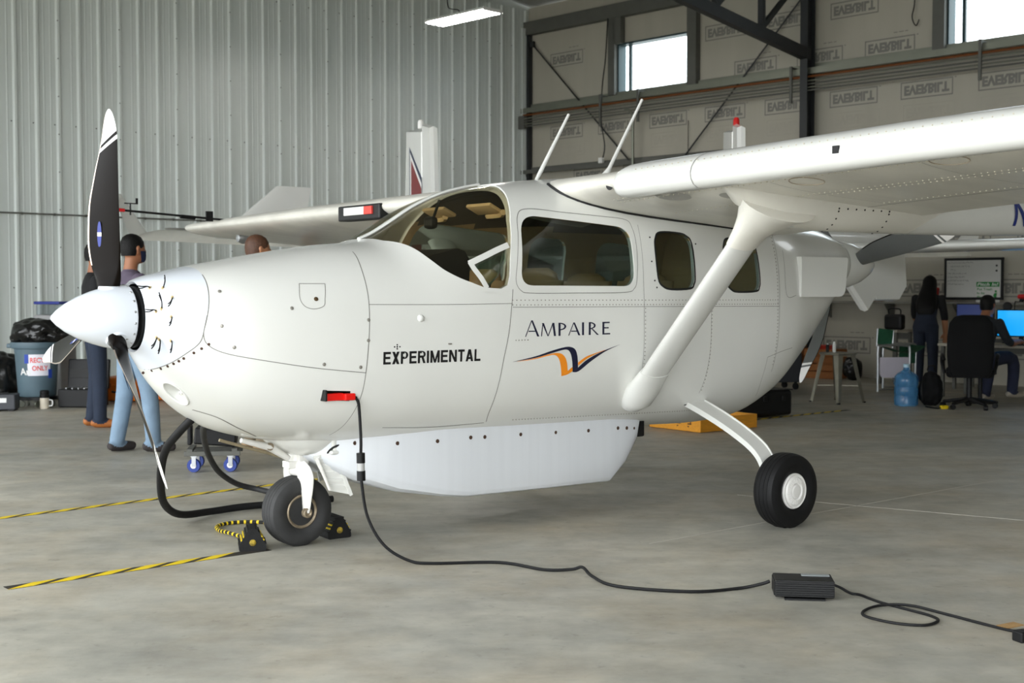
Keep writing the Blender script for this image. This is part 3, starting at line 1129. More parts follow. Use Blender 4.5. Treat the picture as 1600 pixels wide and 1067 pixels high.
def block_text(body, x, z, h, total, wt):
    """plain bold sans capitals built from strokes"""
    adv = {'I': .34, 'M': 1.02, 'E': .80, 'L': .74, 'T': .76, 'X': .80, 'P': .80, 'R': .86, 'N': .88, 'A': .88}
    sc = total / (sum(adv[c] for c in body) - .12)
    out = []
    b = wt * .92
    for c in body:
        w = adv[c] * sc - sc * .12
        if c in 'EXPRMNL' and c != 'X' or c == 'I':
            out.append(stroke((x + wt / 2, z), (x + wt / 2, z + h), wt))
        if c == 'E':
            out += [hstroke((x, z + h - b / 2), (x + w, z + h - b / 2), b), hstroke((x, z + h * .52), (x + w * .92, z + h * .52), b), hstroke((x, z + b / 2), (x + w, z + b / 2), b)]
        elif c == 'L':
            out.append(hstroke((x, z + b / 2), (x + w, z + b / 2), b))
        elif c == 'T':
            out += [hstroke((x, z + h - b / 2), (x + w, z + h - b / 2), b), stroke((x + w / 2, z), (x + w / 2, z + h), wt)]
        elif c == 'X':
            out += [stroke((x + wt * .6, z), (x + w - wt * .6, z + h), wt * 1.2), stroke((x + w - wt * .6, z), (x + wt * .6, z + h), wt * 1.2)]
        elif c in 'PR':
            z0 = z + h * (.40 if c == 'P' else .44)
            out += [hstroke((x, z + h - b / 2), (x + w * .5, z + h - b / 2), b), hstroke((x, z0 + b / 2), (x + w * .5, z0 + b / 2), b), bowl(x + w * .5, z0, z + h, w * .5, wt)]
            if c == 'R':
                out.append(stroke((x + w - wt * .55, z), (x + w * .52, z0 + b), wt * 1.1))
        elif c == 'M':
            out += [stroke((x + w - wt / 2, z), (x + w - wt / 2, z + h), wt), stroke((x + w / 2, z), (x + wt * .6, z + h), wt * .9), stroke((x + w / 2, z), (x + w - wt * .6, z + h), wt * .9)]
        elif c == 'N':
            out += [stroke((x + w - wt / 2, z), (x + w - wt / 2, z + h), wt), stroke((x + w - wt * .6, z), (x + wt * .6, z + h), wt * 1.1)]
        elif c == 'A':
            out += [stroke((x + wt * .55, z), (x + w / 2 - wt * .05, z + h), wt * 1.1), stroke((x + w - wt * .55, z), (x + w / 2 + wt * .05, z + h), wt * 1.1), hstroke((x + w * .2, z + h * .27), (x + w * .8, z + h * .27), b * .9)]
        x += adv[c] * sc
    return out


decal(block_text('EXPERIMENTAL', .212, .959, .062, .578, .0125), 'experimental_lettering', M_LETTER, label='black EXPERIMENTAL lettering')
L_ = []
TN, TK = .006, .0145


def letA(x, z, w, h):
    return [stroke((x, z), (x + w * .48, z + h), TN), stroke((x + w, z), (x + w * .50, z + h), TK, TK * .8), hstroke((x + w * .24, z + h * .33), (x + w * .78, z + h * .33), .006)]


zA, hA, h = 1.077, .087, .071
L_ += letA(1.083, zA, .087, hA)
x = 1.192
L_ += [stroke((x, zA), (x + .010, zA + h), TN), stroke((x + .010, zA + h), (x + .045, zA), TK, .006), stroke((x + .080, zA + h), (x + .046, zA), TN), stroke((x + .094, zA), (x + .082, zA + h), TK)]
x = 1.318
L_ += [stroke((x, zA), (x, zA + h), TK), bowl(x, zA + h * .42, zA + h, .048, .013)]
L_ += letA(1.383, zA, .077, h)
x = 1.487
L_ += [stroke((x, zA), (x, zA + h), TK)]
x = 1.536
L_ += [stroke((x, zA), (x, zA + h), TK), bowl(x, zA + h * .45, zA + h, .044, .013), stroke((x + .060, zA), (x + .018, zA + h * .47), TK, .012)]
x = 1.637
L_ += [stroke((x, zA), (x, zA + h), TK), hstroke((x, zA + h - .004), (x + .048, zA + h - .004), .008), hstroke((x, zA + h * .53), (x + .040, zA + h * .53), .0075), hstroke((x, zA + .004), (x + .052, zA + .004), .008)]
decal(L_, 'company_lettering', M_NAVY, label='navy capitals above the winged logo')


def logo_pt(x, y):
    """logo drawing units to skin coordinates"""
    return (1.004 + (x - 905) * (1.772 - 1.004) / (1406 - 905), .947 + (272 - y) * .000886)


def ribbon(up, lo):
    """band between two polylines with equally many points"""
    v = [logo_pt(*p) for p in up] + [logo_pt(*p) for p in lo]
    n = len(up)
    return (v, [(i, i + 1, n + i + 1, n + i) for i in range(n - 1)])


def dens(pts, n=5):
    return [(p.x, p.y) for p in spline([(a, b, 0) for a, b in pts], n)]


navy = [ribbon(dens([(905, 272), (1000, 246), (1075, 215), (1130, 197), (1160, 195), (1184, 212), (1196, 255), (1203, 327)]),
               dens([(905, 273), (1000, 255), (1075, 230), (1125, 213), (1148, 213), (1163, 236), (1173, 285), (1180, 353)])),
        ribbon(dens([(1180, 353), (1203, 327), (1245, 278), (1320, 228), (1406, 190)]), dens([(1180, 353), (1208, 350), (1262, 291), (1330, 232), (1406, 190)]))]
orange = [ribbon(dens([(922, 272), (1000, 257), (1060, 237), (1105, 230), (1132, 247), (1148, 288), (1156, 345)]),
                 dens([(922, 273), (1000, 262), (1055, 246), (1088, 241), (1108, 262), (1121, 310), (1130, 375)])),
          ribbon(dens([(1130, 375), (1156, 345), (1170, 328), (1177, 322)]), dens([(1130, 375), (1155, 368), (1170, 356), (1179, 347)])),
          ribbon(dens([(1201, 296), (1235, 262), (1275, 243), (1330, 222)]), dens([(1203, 315), (1238, 278), (1277, 250), (1330, 223)]))]
decal(navy, 'logo_navy_wing', M_NAVY, label='navy half of the winged logo')
decal(orange, 'logo_orange_wing', M_ORANGE, label='orange half of the winged logo')

# ---- power socket with red plug
PB = MB()
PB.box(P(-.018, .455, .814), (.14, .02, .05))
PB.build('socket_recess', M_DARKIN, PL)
MB().box(P(-.087, .50, .818), (.012, .07, .055), bev=.003).build('socket_door', M_DARKIN, PL)

# ---- landing light in the chin
MB().tube([P(*p) - LIGHT_IN * .002 for p in LIGHT_RING], .006, 6, closed=True).build('landing_light_rim', M_CREAM, PL, 60)
MB().lathe([(.0, .0), (.016, .0), (.020, .012), (.012, .026), (0, .03)], LIGHT_C + LIGHT_IN * .048 + Vector((.012, 0, -.012)), -LIGHT_IN, 14).build('landing_light_bulb', mat('pale_reflector', rgb(236, 236, 232), .2, .5), PL, 60)

# ---- cabin interior
I = MB()
I.box(P(1.70, 0, .72), (2.7, .86, .03))
I.build('cabin_floor', mat('brown_carpet', rgb(70, 62, 52), .9, var=.15, bump=.3), PL)
I = MB()
I.prism([(.46, 1.42), (.58, 1.50), (.78, 1.545), (.83, 1.53), (.86, 1.48), (.84, 1.10), (.46, 1.10)], lambda a, z: P(a, -.42, z), lambda a, z: P(a, .42, z))
ip = I.build('instrument_panel', mat('black_glareshield', rgb(26, 26, 28), .75, var=.1), PL)
for k in range(6):
    MB().lathe([(.045, 0), (.045, .008), (.038, .01)], P(.845, .30 - .12 * k, 1.40), (1, 0, 0), 16).build('gauge', M_BLACK, ip, 40)
M_SKINHAT = M_GREYIN


def seat(a, l, h):
    t = MB()
    R = []
    for z, d, wd in ((.0, .055, .21), (.12, .06, .235), (.40, .055, .235), (h - .12, .05, .215), (h - .03, .045, .17), (h, .02, .10)):
        off = z * .14
        R.append([P(a + off + d * cos(q) * (1 if cos(q) > 0 else 1), l + wd * math.copysign(abs(sin(q)) ** .6, sin(q)), .98 + z) for q in [2 * pi * i / 20 for i in range(20)]])
    t.rings(R)
    sb = t.build('seat_back', M_SEAT, PL, 50)
    MB().box(P(a - .22, l, .96), (.46, .46, .13), bev=.05).build('seat_cushion', M_SEAT, sb, 50)
    MB().box(P(a - .15, l, .80), (.30, .34, .18)).build('seat_frame', M_BLACK, sb)


seat(1.38, .27, .47)
seat(1.40, -.27, .47)
seat(2.25, .27, .45)
seat(2.25, -.27, .45)
for l in (.27, -.27):
    s = MB().tube(spline([P(1.13, l + .09, 1.75), P(1.16, l + .03, 1.74), P(1.17, l - .10, 1.74)], 4), .018, 6)
    s.box(P(1.11, l * .8, 1.775), (.10, .22, .022), rot=Matrix.Rotation(radians(25), 3, 'Y'), bev=.008)
    s.build('sun_visor', M_TAN, PL, 40)
MB().tube(spline([P(.83, .27, 1.30), P(.95, .27, 1.30), P(1.0, .27, 1.30)], 4), .012, 8).tube([P(1.0, .14, 1.36), P(1.0, .15, 1.27), P(1.0, .39, 1.27), P(1.0, .40, 1.36)], .013, 8).build('control_yoke', M_BLACK, PL, 40)
MB().box(P(.90, 0, 1.70), (.05, .09, .07), bev=.02).tube([P(.92, 0, 1.73), P(.96, 0, 1.83)], .008, 6).build('compass', M_BLACK, PL)


# ---- wings
def naca(x, t):
    return 5 * t * (.2969 * sqrt(max(x, 0)) - .126 * x - .3516 * x * x + .2843 * x ** 3 - .1036 * x ** 4)


XS = [0, .004, .012, .03, .06, .10, .16, .24, .34, .46, .60, .74, .87, 1.0]


def wing_ring(l, le, te, t):
    """airfoil ring at span position l; le, te = (a, z)"""
    c = Vector((te[0] - le[0], te[1] - le[1]))
    n = Vector((-c.y, c.x)).normalized()
    if n.y < 0:
        n = -n
    L = c.length
    up, lo = [], []
    for x in XS:
        cam_ = .022 * 4 * x * (1 - x)
        p = Vector(le) + c * x
        y = naca(x, t)
        u = p + n * (cam_ + y) * L
        d = p + n * (cam_ - y * .95) * L
        up.append(P(u.x, l, u.y))
        lo.append(P(d.x, l, d.y))
    return up[::-1] + lo[1:-1]


def wing(side, sect, name):
    mb = MB()
    R = [wing_ring(side * l, le, te, t) for l, le, te, t in sect]
    for p in R[0]:                     # the root follows the fuselage skin
        p.y = -side * max(surf(p.x, p.z) - .012 if p.z < sec(p.x)[0] else 0, .25)
    mb.rings(R)
    return mb.build(name, M_WINGP, PL, 40)


LW = [(.35, (1.50, 1.898), (3.22, 1.675), .125), (.66, (1.50, 1.905), (3.22, 1.68), .125), (1.77, (1.50, 1.942), (3.22, 1.765), .12), (2.6, (1.505, 1.968), (3.20, 1.81), .12),
      (3.6, (1.57, 2.000), (3.10, 1.86), .12), (4.6, (1.65, 2.030), (3.00, 1.91), .115), (5.25, (1.70, 2.050), (2.94, 1.94), .11), (5.38, (1.80, 2.050), (2.90, 1.95), .07)]
RWG = [(.35, (1.50, 1.898), (3.22, 1.675), .125), (.66, (1.50, 1.900), (3.22, 1.68), .125), (1.77, (1.50, 1.890), (3.22, 1.70), .12), (2.6, (1.515, 1.885), (3.20, 1.71), .12),
       (3.6, (1.57, 1.882), (3.10, 1.72), .12), (4.6, (1.65, 1.880), (3.00, 1.73), .115), (5.0, (1.70, 1.882), (2.96, 1.74), .11), (5.12, (1.80, 1.882), (2.92, 1.75), .07)]
wing_l = wing(1, LW, 'wing')
wing_r = wing(-1, RWG, 'wing')


def lerp_sect(sect, l):
    for s0, s1 in zip(sect, sect[1:]):
        if s0[0] <= l <= s1[0]:
            k = (l - s0[0]) / (s1[0] - s0[0])
            f = lambda p, q: (p[0] + (q[0] - p[0]) * k, p[1] + (q[1] - p[1]) * k)
            return f(s0[1], s1[1]), f(s0[2], s1[2]), s0[3] + (s1[3] - s0[3]) * k


def wing_under(l, x, sect=LW, side=1, off=0.0, top=False):
    le, te, t = lerp_sect(sect, l)
    c = Vector((te[0] - le[0], te[1] - le[1]))
    n = Vector((-c.y, c.x)).normalized()
    p = Vector(le) + c * x
    y = naca(x, t)
    q = p + n * ((.022 * 4 * x * (1 - x) + (y if top else -y * .95)) * c.length + (off if top else -off))
    return P(q.x, side * l, q.y)


# root seal, panel joints, fasteners and access covers on the near wing
rr = wing_ring(.655, (1.488, 1.905), (3.23, 1.68), .133)
body_pts = []
for p in rr[len(XS) - 2:]:
    l_s = surf(p.x, p.z) if p.z < sec(p.x)[0] else 0
    body_pts.append(P(p.x, max(l_s, .30) + .004, p.z))
MB().tube(body_pts, .009, 6).build('wing_root_seal', M_SEAL, PL, 40)


def chord_line(l, x0, x1, w, name, m=M_LINE, sect=LW, top=False):
    pts = [wing_under(l, x0 + (x1 - x0) * i / 14, sect, 1, .0012, top) for i in range(15)]
    vs, fs = [], []
    for p in pts:
        vs += [p + Vector((0, -w / 2, 0)), p + Vector((0, w / 2, 0))]
    fs = [(2 * i, 2 * i + 1, 2 * i + 3, 2 * i + 2) for i in range(14)]
    return MB().add(vs, fs).build(name, m, wing_l, fix=False)


for l in (1.75, 2.6):
    chord_line(l, .12, .72, .003, 'skin_seam')


def span_line(x, l0, l1, w, name='skin_seam', m=M_LINE):
    n = 20
    vs = []
    for i in range(n + 1):
        l = l0 + (l1 - l0) * i / n
        for k in (-1, 1):
            vs.append(wing_under(l, x + k * w / 3.4, LW, 1, .0012))
    return MB().add(vs, [(2 * i, 2 * i + 1, 2 * i + 3, 2 * i + 2) for i in range(n)]).build(name, m, wing_l, fix=False)


span_line(.10, .70, 4.0, .003)
span_line(.70, .70, 5.0, .008)
span_line(.36, 1.7, 4.5, .003)
mb = MB()
for x, l0, l1, n in ((.085, .7, 4.0, 90), (.115, .7, 4.0, 90), (.34, .75, 4.4, 110), (.38, 1.75, 4.4, 80), (.66, 1.75, 4.4, 80)):
    for i in range(n):
        l = l0 + (l1 - l0) * i / (n - 1)
        p = wing_under(l, x, LW, 1, .0)
        mb.lathe([(.0042, -.001), (.003, .0025)], p, (0, 0, -1), 6)
for i in range(60):
    l = 1.0 + 2.6 * i / 59
    mb.lathe([(.0035, -.001), (.003, .0025)], P(lerp_sect(LW, l)[0][0] + .015, l, lerp_sect(LW, l)[0][1] + .045), (-.8, 0, .6), 6)
mb.build('rivet_rows', mat('pale_rivet_head', rgb(216, 208, 190), .35, .2), wing_l)['kind'] = 'stuff'
for l, x in ((1.92, .16), (2.72, .13)):
    pts = []
    for i in range(24):
        a = 2 * pi * i / 24
        pts.append(wing_under(l + .085 * cos(a), x + .05 * sin(a), LW, 1, .0015))
    MB().tube(pts, .0025, 5, closed=True).build('access_cover', mat('brown_gap', rgb(176, 164, 146), .6), wing_l)
for l, x, sx in ((1.08, .13, .10), (1.38, .22, .08)):
    pts = [wing_under(l + sx * cos(2 * pi * i / 20), x + .055 * sin(2 * pi * i / 20), LW, 1, .001) for i in range(20)]
    MB().add(pts, [tuple(range(20))]).build('primer_patch', mat('bare_primer_patch', rgb(168, 166, 160), .5, var=.08), wing_l, fix=False)
MB().box(P(1.493, 2.30, 1.952), (.012, .035, .035), bev=.002).build('stall_vane', M_BLACK, wing_l)
MB().lathe([(.020, 0), (.022, .003), (.012, .004)], P(1.515, .80, 1.885), (-1, -.25, -.2), 16).build('air_inlet', M_DARKIN, wing_l, 40)
# leading-edge cuff starts a little outboard of the root
CUFF = [(.24, .105), (.17, .098), (.11, .086), (.06, .066), (.025, .042), (.003, .012), (-.006, -.018), (-.001, -.048), (.018, -.074), (.05, -.090), (.09, -.094), (.12, -.090)]
mb = MB()
R = []
for l, e in ((.835, .80), (.85, .92), (.875, .985), (.92, 1.0), (2.6, 1.0), (5.1, .92), (5.25, .85)):
    le, te, t = lerp_sect(LW, l)
    ins = .10 * (1 - e)
    R.append([P(le[0] + ins + c0 * e - .008, l, le[1] + c1 * e * (1.02 if c1 > 0 else 1.0)) for c0, c1 in CUFF])
vs = [p for r in R for p in r]
m_ = len(CUFF)
mb.add(vs, [(i * m_ + j, i * m_ + j + 1, (i + 1) * m_ + j + 1, (i + 1) * m_ + j) for i in range(len(R) - 1) for j in range(m_ - 1)])
mb.build('leading_edge_cuff', M_CREAM, wing_l, 60)
MB().add([P(lerp_sect(LW, 1.42)[0][0] + c0 - .0095, 1.42 + d_, lerp_sect(LW, 1.42)[0][1] + c1 * 1.015) for c0, c1 in CUFF for d_ in (-.002, .002)], [(2 * i, 2 * i + 1, 2 * i + 3, 2 * i + 2) for i in range(m_ - 1)]).build('skin_seam', M_LINE, wing_l, fix=False)


def winglet(side, l, base, top, name='winglet'):
    mb = MB()
    R = []
    for (a0, a1, z, dl) in (base, top):
        ring = []
        for x in XS:
            ring.append(P(a0 + (a1 - a0) * x, side * (l + dl + naca(x, .08) * (a1 - a0)), z))
        for x in XS[::-1][1:-1]:
            ring.append(P(a0 + (a1 - a0) * x, side * (l + dl - naca(x, .08) * (a1 - a0)), z))
        R.append(ring)
    mb.rings(R)
    return mb.build(name, M_CREAM, PL, 40)


winglet(-1, 5.12, (2.05, 2.95, 1.80, 0), (2.78, 3.16, 2.33, .16))
winglet(1, 5.38, (2.05, 2.95, 1.99, 0), (2.78, 3.16, 2.52, .16))

# right-wing fittings: landing-light box, camera pod, air-data boom
def on_le(l, x=0.0, off=0.0):
    return wing_under(l, x, RWG, -1, off)


lb = MB()
lb.box(P(1.53, -1.70, 1.858), (.10, .54, .105), bev=.01)
lb = lb.build('light_box', M_DARKIN, PL)
MB().box(P(1.475, -1.74, 1.868), (.02, .26, .055), bev=.004).build('lens', M_WHITE, lb)
MB().box(P(1.475, -1.56, 1.868), (.02, .10, .055), bev=.004).build('red_lens', mat('red_lens', rgb(226, 70, 60), .4), lb)
pod = MB().lathe([(0, -.09), (.035, -.08), (.05, -.04), (.05, .05), (.03, .07), (0, .075)], P(1.95, -4.30, 1.775), (1, 0, 0), 16).build('camera_pod', M_ALU, PL, 40)
MB().tube([P(1.95, -4.30, 1.80), P(1.95, -4.30, 1.86)], .02, 8).build('pod_bracket', M_BLACK, pod)
mb = MB().tube([P(.82, -4.2, 1.967), P(1.72, -4.2, 1.918)], .009, 8)
mb.tube([P(1.30, -4.2, 1.935), P(1.43, -4.2, 1.928)], .017, 8)
mb.box(P(1.56, -4.2, 1.945), (.06, .02, .085))
boom_o = mb.build('air_data_boom', M_BLACK, PL)
MB().tube([P(.66, -4.2, 1.976), P(.82, -4.2, 1.967)], .014, 8).box(P(.71, -4.2, 1.99), (.05, .008, .03)).build('red_sleeve', mat('red_cover', rgb(196, 26, 28), .6), boom_o)
mb = MB().tube([P(.87, -4.2, 1.93), P(.87, -4.2, 2.03)], .006, 6).tube([P(.82, -4.2, 2.025), P(.93, -4.2, 2.025)], .005, 6)
mb.box(P(.925, -4.2, 2.045), (.02, .005, .05)).build('wind_vane', M_BLACK, boom_o)


# ---- tail booms, fins, stabiliser
def boom(side, zoff=0.0):
    mb = MB()
    R = []
    for a, zc, rw, rh in ((1.66, 1.92, .01, .01), (1.76, 1.90, .05, .05), (1.90, 1.85, .085, .105), (2.15, 1.805, .11, .145), (2.6, 1.795, .115, .148), (3.2, 1.795, .115, .148), (4.0, 1.80, .11, .14),
                          (5.2, 1.815, .095, .12), (6.4, 1.83, .08, .10), (7.2, 1.84, .05, .07), (7.45, 1.85, .015, .02)):
        R.append([P(a, side * 1.47 + rw * cos(2 * pi * k / 28), zc + zoff + rh * sin(2 * pi * k / 28)) for k in range(28)])
    mb.rings(R)
    return mb.build('tail_boom', M_CREAM, PL, 40)


boom_l, boom_r = boom(1), boom(-1, -.05)
# sheet fairing where the near boom leaves the wing
mb = MB()
R = []
for a, rw, dz, rh in ((1.62, .008, .10, .008), (1.70, .05, .085, .045), (1.82, .095, .05, .095), (2.05, .122, .012, .143), (2.4, .13, 0, .155), (3.2, .128, 0, .153), (3.9, .10, .05, .10), (4.22, .05, .06, .045)):
    R.append([P(a, 1.47 + rw * cos(2 * pi * k / 24), 1.80 + dz + rh * sin(2 * pi * k / 24)) for k in range(24)])
mb.rings(R)
fair = mb.build('boom_fairing', M_WINGP, PL, 40)
mb = MB()
for a in (2.45, 2.9):
    for k in range(5):
        q = radians(-150 - 12 * k + 60) if False else radians(-20 - 16 * k)
        mb.lathe([(.006, 0), (.004, .003)], P(a, 1.47 + .131 * cos(q), 1.80 + .156 * sin(q)), (0, -cos(q), sin(q)), 6)
for k in range(7):
    q = radians(-14)
    mb.lathe([(.006, 0), (.004, .003)], P(2.45 + .075 * k, 1.47 + .131 * cos(q), 1.80 + .156 * sin(q)), (0, -cos(q), sin(q)), 6)
mb.build('fairing_screws', M_BLACK, fair)['kind'] = 'stuff'
# registration on the near boom
def boom_stroke(p, q, w):
    """stroke on the near side of the boom, cut into short steps so that it hugs the curve"""
    v, f = [], []
    for i in range(13):
        t_ = i / 12
        a, zz = p[0] + (q[0] - p[0]) * t_, p[1] + (q[1] - p[1]) * t_
        k = (zz - 1.803) / .141
        y_ = 1.47 + .1105 * sqrt(max(0, 1 - k * k)) + .004
        v += [P(a - w / 2, y_, zz), P(a + w / 2, y_, zz)]
    return v, [(2 * i, 2 * i + 1, 2 * i + 3, 2 * i + 2) for i in range(12)]


for strokes in ([((4.245, 1.725), (4.245, 1.895), .032), ((4.375, 1.725), (4.375, 1.895), .032), ((4.375, 1.725), (4.245, 1.895), .042)],
                [((4.46, 1.895), (4.462, 1.875), .10), ((4.495, 1.875), (4.495, 1.83), .032), ((4.475, 1.822), (4.475, 1.802), .06), ((4.50, 1.797), (4.50, 1.745), .032), ((4.46, 1.745), (4.46, 1.725), .10)]):
    t = MB()
    for st_ in strokes:
        t.add(*boom_stroke(*st_))
    t.build('registration_character', M_NNUM, boom_l, fix=False)['label'] = 'blue registration character'


def slab_fin(poly, l, th, name, m, parent):
    mb = MB()
    cx_ = sum(p[0] for p in poly) / len(poly)
    cz_ = sum(p[1] for p in poly) / len(poly)
    inner = [(cx_ + (p[0] - cx_) * .965, cz_ + (p[1] - cz_) * .98) for p in poly]
    n = len(poly)
    vs = [P(a, l, z) for a, z in poly] + [P(a, l + th / 2, z) for a, z in inner] + [P(a, l - th / 2, z) for a, z in inner]
    fs = [tuple(range(n, 2 * n)), tuple(range(2 * n, 3 * n))[::-1]]
    for i in range(n):
        j = (i + 1) % n
        fs += [(i, j, n + j, n + i), (i, 2 * n + i, 2 * n + j, j)]
    return mb.add(vs, fs).build(name, m, parent)


FIN = [(6.15, 1.86), (6.55, 2.30), (6.75, 2.80), (7.05, 2.86), (7.08, 1.30), (6.90, 1.12), (6.55, 1.45), (6.25, 1.74)]
RUD = [(7.03, 2.86), (7.36, 2.80), (7.52, 1.35), (7.40, 1.22), (7.02, 1.22)]
for b, l in ((boom_l, 1.47), (boom_r, -1.47)):
    f = slab_fin(FIN, l, .09, 'tail_fin', M_CREAM, PL)
    slab_fin(RUD, l, .075, 'rudder', M_CREAM, f)
mb = MB()
R = []
for l in (-1.44, 1.44):
    ring = [P(6.35 + .85 * x, l, 1.70 + naca(x, .12) * .85) for x in XS] + [P(6.35 + .85 * x, l, 1.70 - naca(x, .12) * .85) for x in XS[::-1][1:-1]]
    R.append(ring)
mb.rings(R)
stab = mb.build('horizontal_stabiliser', M_CREAM, PL, 40)

# ---- strut with its end fairings
mb = MB()
s0, s1 = P(1.975, .56, .715), P(1.99, 1.44, 1.70)
pts = [s0.lerp(s1, i / 8) for i in range(9)]
mb.tube(pts, [.108] * 9, 20, flat=.36, up=(1, 0, 0))
strut = mb.build('wing_strut', M_CREAM, PL, 40)
mb = MB()
R = []
d = (s1 - s0).normalized()
x = Vector((1, 0, 0))
y = d.cross(x).normalized()
for t_, ra, rb, sh in ((-.11, .03, .02, -.02), (-.085, .075, .05, -.01), (-.03, .112, .072, 0), (.05, .122, .068, 0), (.13, .116, .052, 0), (.19, .1125, .045, 0)):
    c = s0 + d * t_
    R.append([c + x * (ra * cos(2 * pi * k / 24) + sh) + y * rb * sin(2 * pi * k / 24) for k in range(24)])
mb.rings(R)
mb.build('strut_foot_fairing', M_CREAM, strut, 50)
mb = MB()
R = []
for t_, ra, rb, sh in ((.86, .112, .044, 0), (.93, .125, .06, .0), (.98, .15, .085, .01), (1.03, .20, .12, .03), (1.08, .27, .16, .06)):
    c = s0.lerp(s1, t_)
    R.append([c + x * (ra * cos(2 * pi * k / 24) + sh) + y * rb * sin(2 * pi * k / 24) for k in range(24)])
mb.rings(R)
mb.build('strut_top_fairing', M_WINGP, strut, 50)
mb = MB()
for k in range(7):
    c = s0.lerp(s1, .25 + .095 * k)
    mb.lathe([(.006, 0), (.004, .003)], c + Vector((-.035, -.037, 0)) + y * .0, (-.2, -1, .3), 6)
mb.build('strut_screws', M_BLACK, strut)['kind'] = 'stuff'
mb = MB()
s0r, s1r = P(1.975, -.56, .715), P(1.99, -1.44, 1.66)
mb.tube([s0r.lerp(s1r, i / 8) for i in range(9)], [.108] * 9, 16, flat=.36, up=(1, 0, 0))
mb.build('wing_strut', M_CREAM, PL, 40)

# ---- rear cooling scoop
mb = MB()
A0, A1, Z0, Z1 = 3.45, 3.92, 1.28, 1.542
mb.prism(rounded_poly([(A0, Z0), (A1 - .03, Z0), (A1, Z1), (A0, Z1)], [.002, .06, .02, .002], 4), lambda a, z: P(a, .38, z), lambda a, z: P(a, .548 + (a - A0) * .03, z))
mb.build('cooling_scoop', M_CREAM, PL)
mb = MB()
mb.prism(rounded_poly([(A0, Z0), (A1 - .03, Z0), (A1, Z1), (A0, Z1)], [.002, .06, .02, .002], 4), lambda a, z: P(a, -.38, z), lambda a, z: P(a, -.548 - (a - A0) * .03, z))
mb.build('cooling_scoop', M_CREAM, PL)

# ---- belly pod
mb = MB()
R = []
for a, w, zb, rr_ in ((.02, .10, .49, .04), (.10, .21, .43, .06), (.25, .315, .345, .08), (.45, .375, .275, .07), (.70, .405, .232, .045), (.86, .41, .214, .035), (1.40, .41, .206, .03), (1.90, .405, .20, .03),
                       (2.04, .39, .30, .03), (2.14, .375, .42, .03), (2.17, .365, .52, .02)):
    prof = [(-w, .62), (-w, zb + rr_), (-w + rr_ * .3, zb + rr_ * .3), (-w + rr_, zb), (w - rr_, zb), (w - rr_ * .3, zb + rr_ * .3), (w, zb + rr_), (w, .62)]
    q = []
    for (l0, z0), (l1, z1) in zip(prof, prof[1:] + prof[:1]):
        for k in range(3):
            q.append(P(a, l0 + (l1 - l0) * k / 3, z0 + (z1 - z0) * k / 3))
    R.append(q)
mb.rings(R)
podo = mb.build('belly_pod', M_POD, PL, 35)


def pod_w(a):
    T = [(.02, .10), (.10, .21), (.25, .315), (.45, .375), (.70, .405), (.86, .41), (1.90, .405), (2.04, .39), (2.17, .365)]
    for (a0, w0), (a1, w1) in zip(T, T[1:]):
        if a0 <= a <= a1:
            return w0 + (w1 - w0) * (a - a0) / (a1 - a0)
    return .4


for a, z in ((.22, .545), (.43, .535), (.66, .532), (.87, .537), (.965, .533), (1.215, .529), (1.47, .522), (1.72, .515), (1.96, .513), (2.04, .507), (2.11, .50)):
    MB().lathe([(.011, -.003), (.011, .001), (.005, .003)], P(a, pod_w(a) + .001, z), (0, -1, 0), 8).build('pod_screw', M_DARKRIVET, podo)
MB().box(P(2.20, .20, .50), (.06, .30, .12), bev=.01).build('pod_vent', M_BLACK, podo)

# ---- aerials on the roof
for (a0, l0, z0), (a1, z1), base in (((1.60, .08, 1.97), (1.85, 2.372), .012), ((2.12, .10, 2.0), (2.44, 2.512), .035)):
    MB().tube([P(a0, l0, z0), P(a0 + (a1 - a0) * .13, l0, z0 + (z1 - z0) * .13), P(a1, l0, z1)], [base, .013, .009], 10).build('whip_aerial', M_CREAM, PL, 60)


# ---- wheels
def tire_mesh(R, w, rim):
    pr = [(rim, -w * .36), (rim + .012, -w * .42), (rim + (R - rim) * .35, -w * .5), (rim + (R - rim) * .65, -w * .49), (R * .945, -w * .41), (R * .975, -w * .33)]
    half = pr + [(R * .988, -w * .26), (R * .978, -w * .25), (R * .978, -w * .235), (R * .993, -w * .225), (R * .998, -w * .11), (R * .985, -w * .10), (R * .985, -w * .085), (R, -w * .075), (R, 0)]
    full = half + [(r, -h_) for r, h_ in half[::-1][1:]]
    return full


# main gear, both sides
M_HUB = mat('white_hubcap', rgb(228, 226, 222), .4, var=.03)


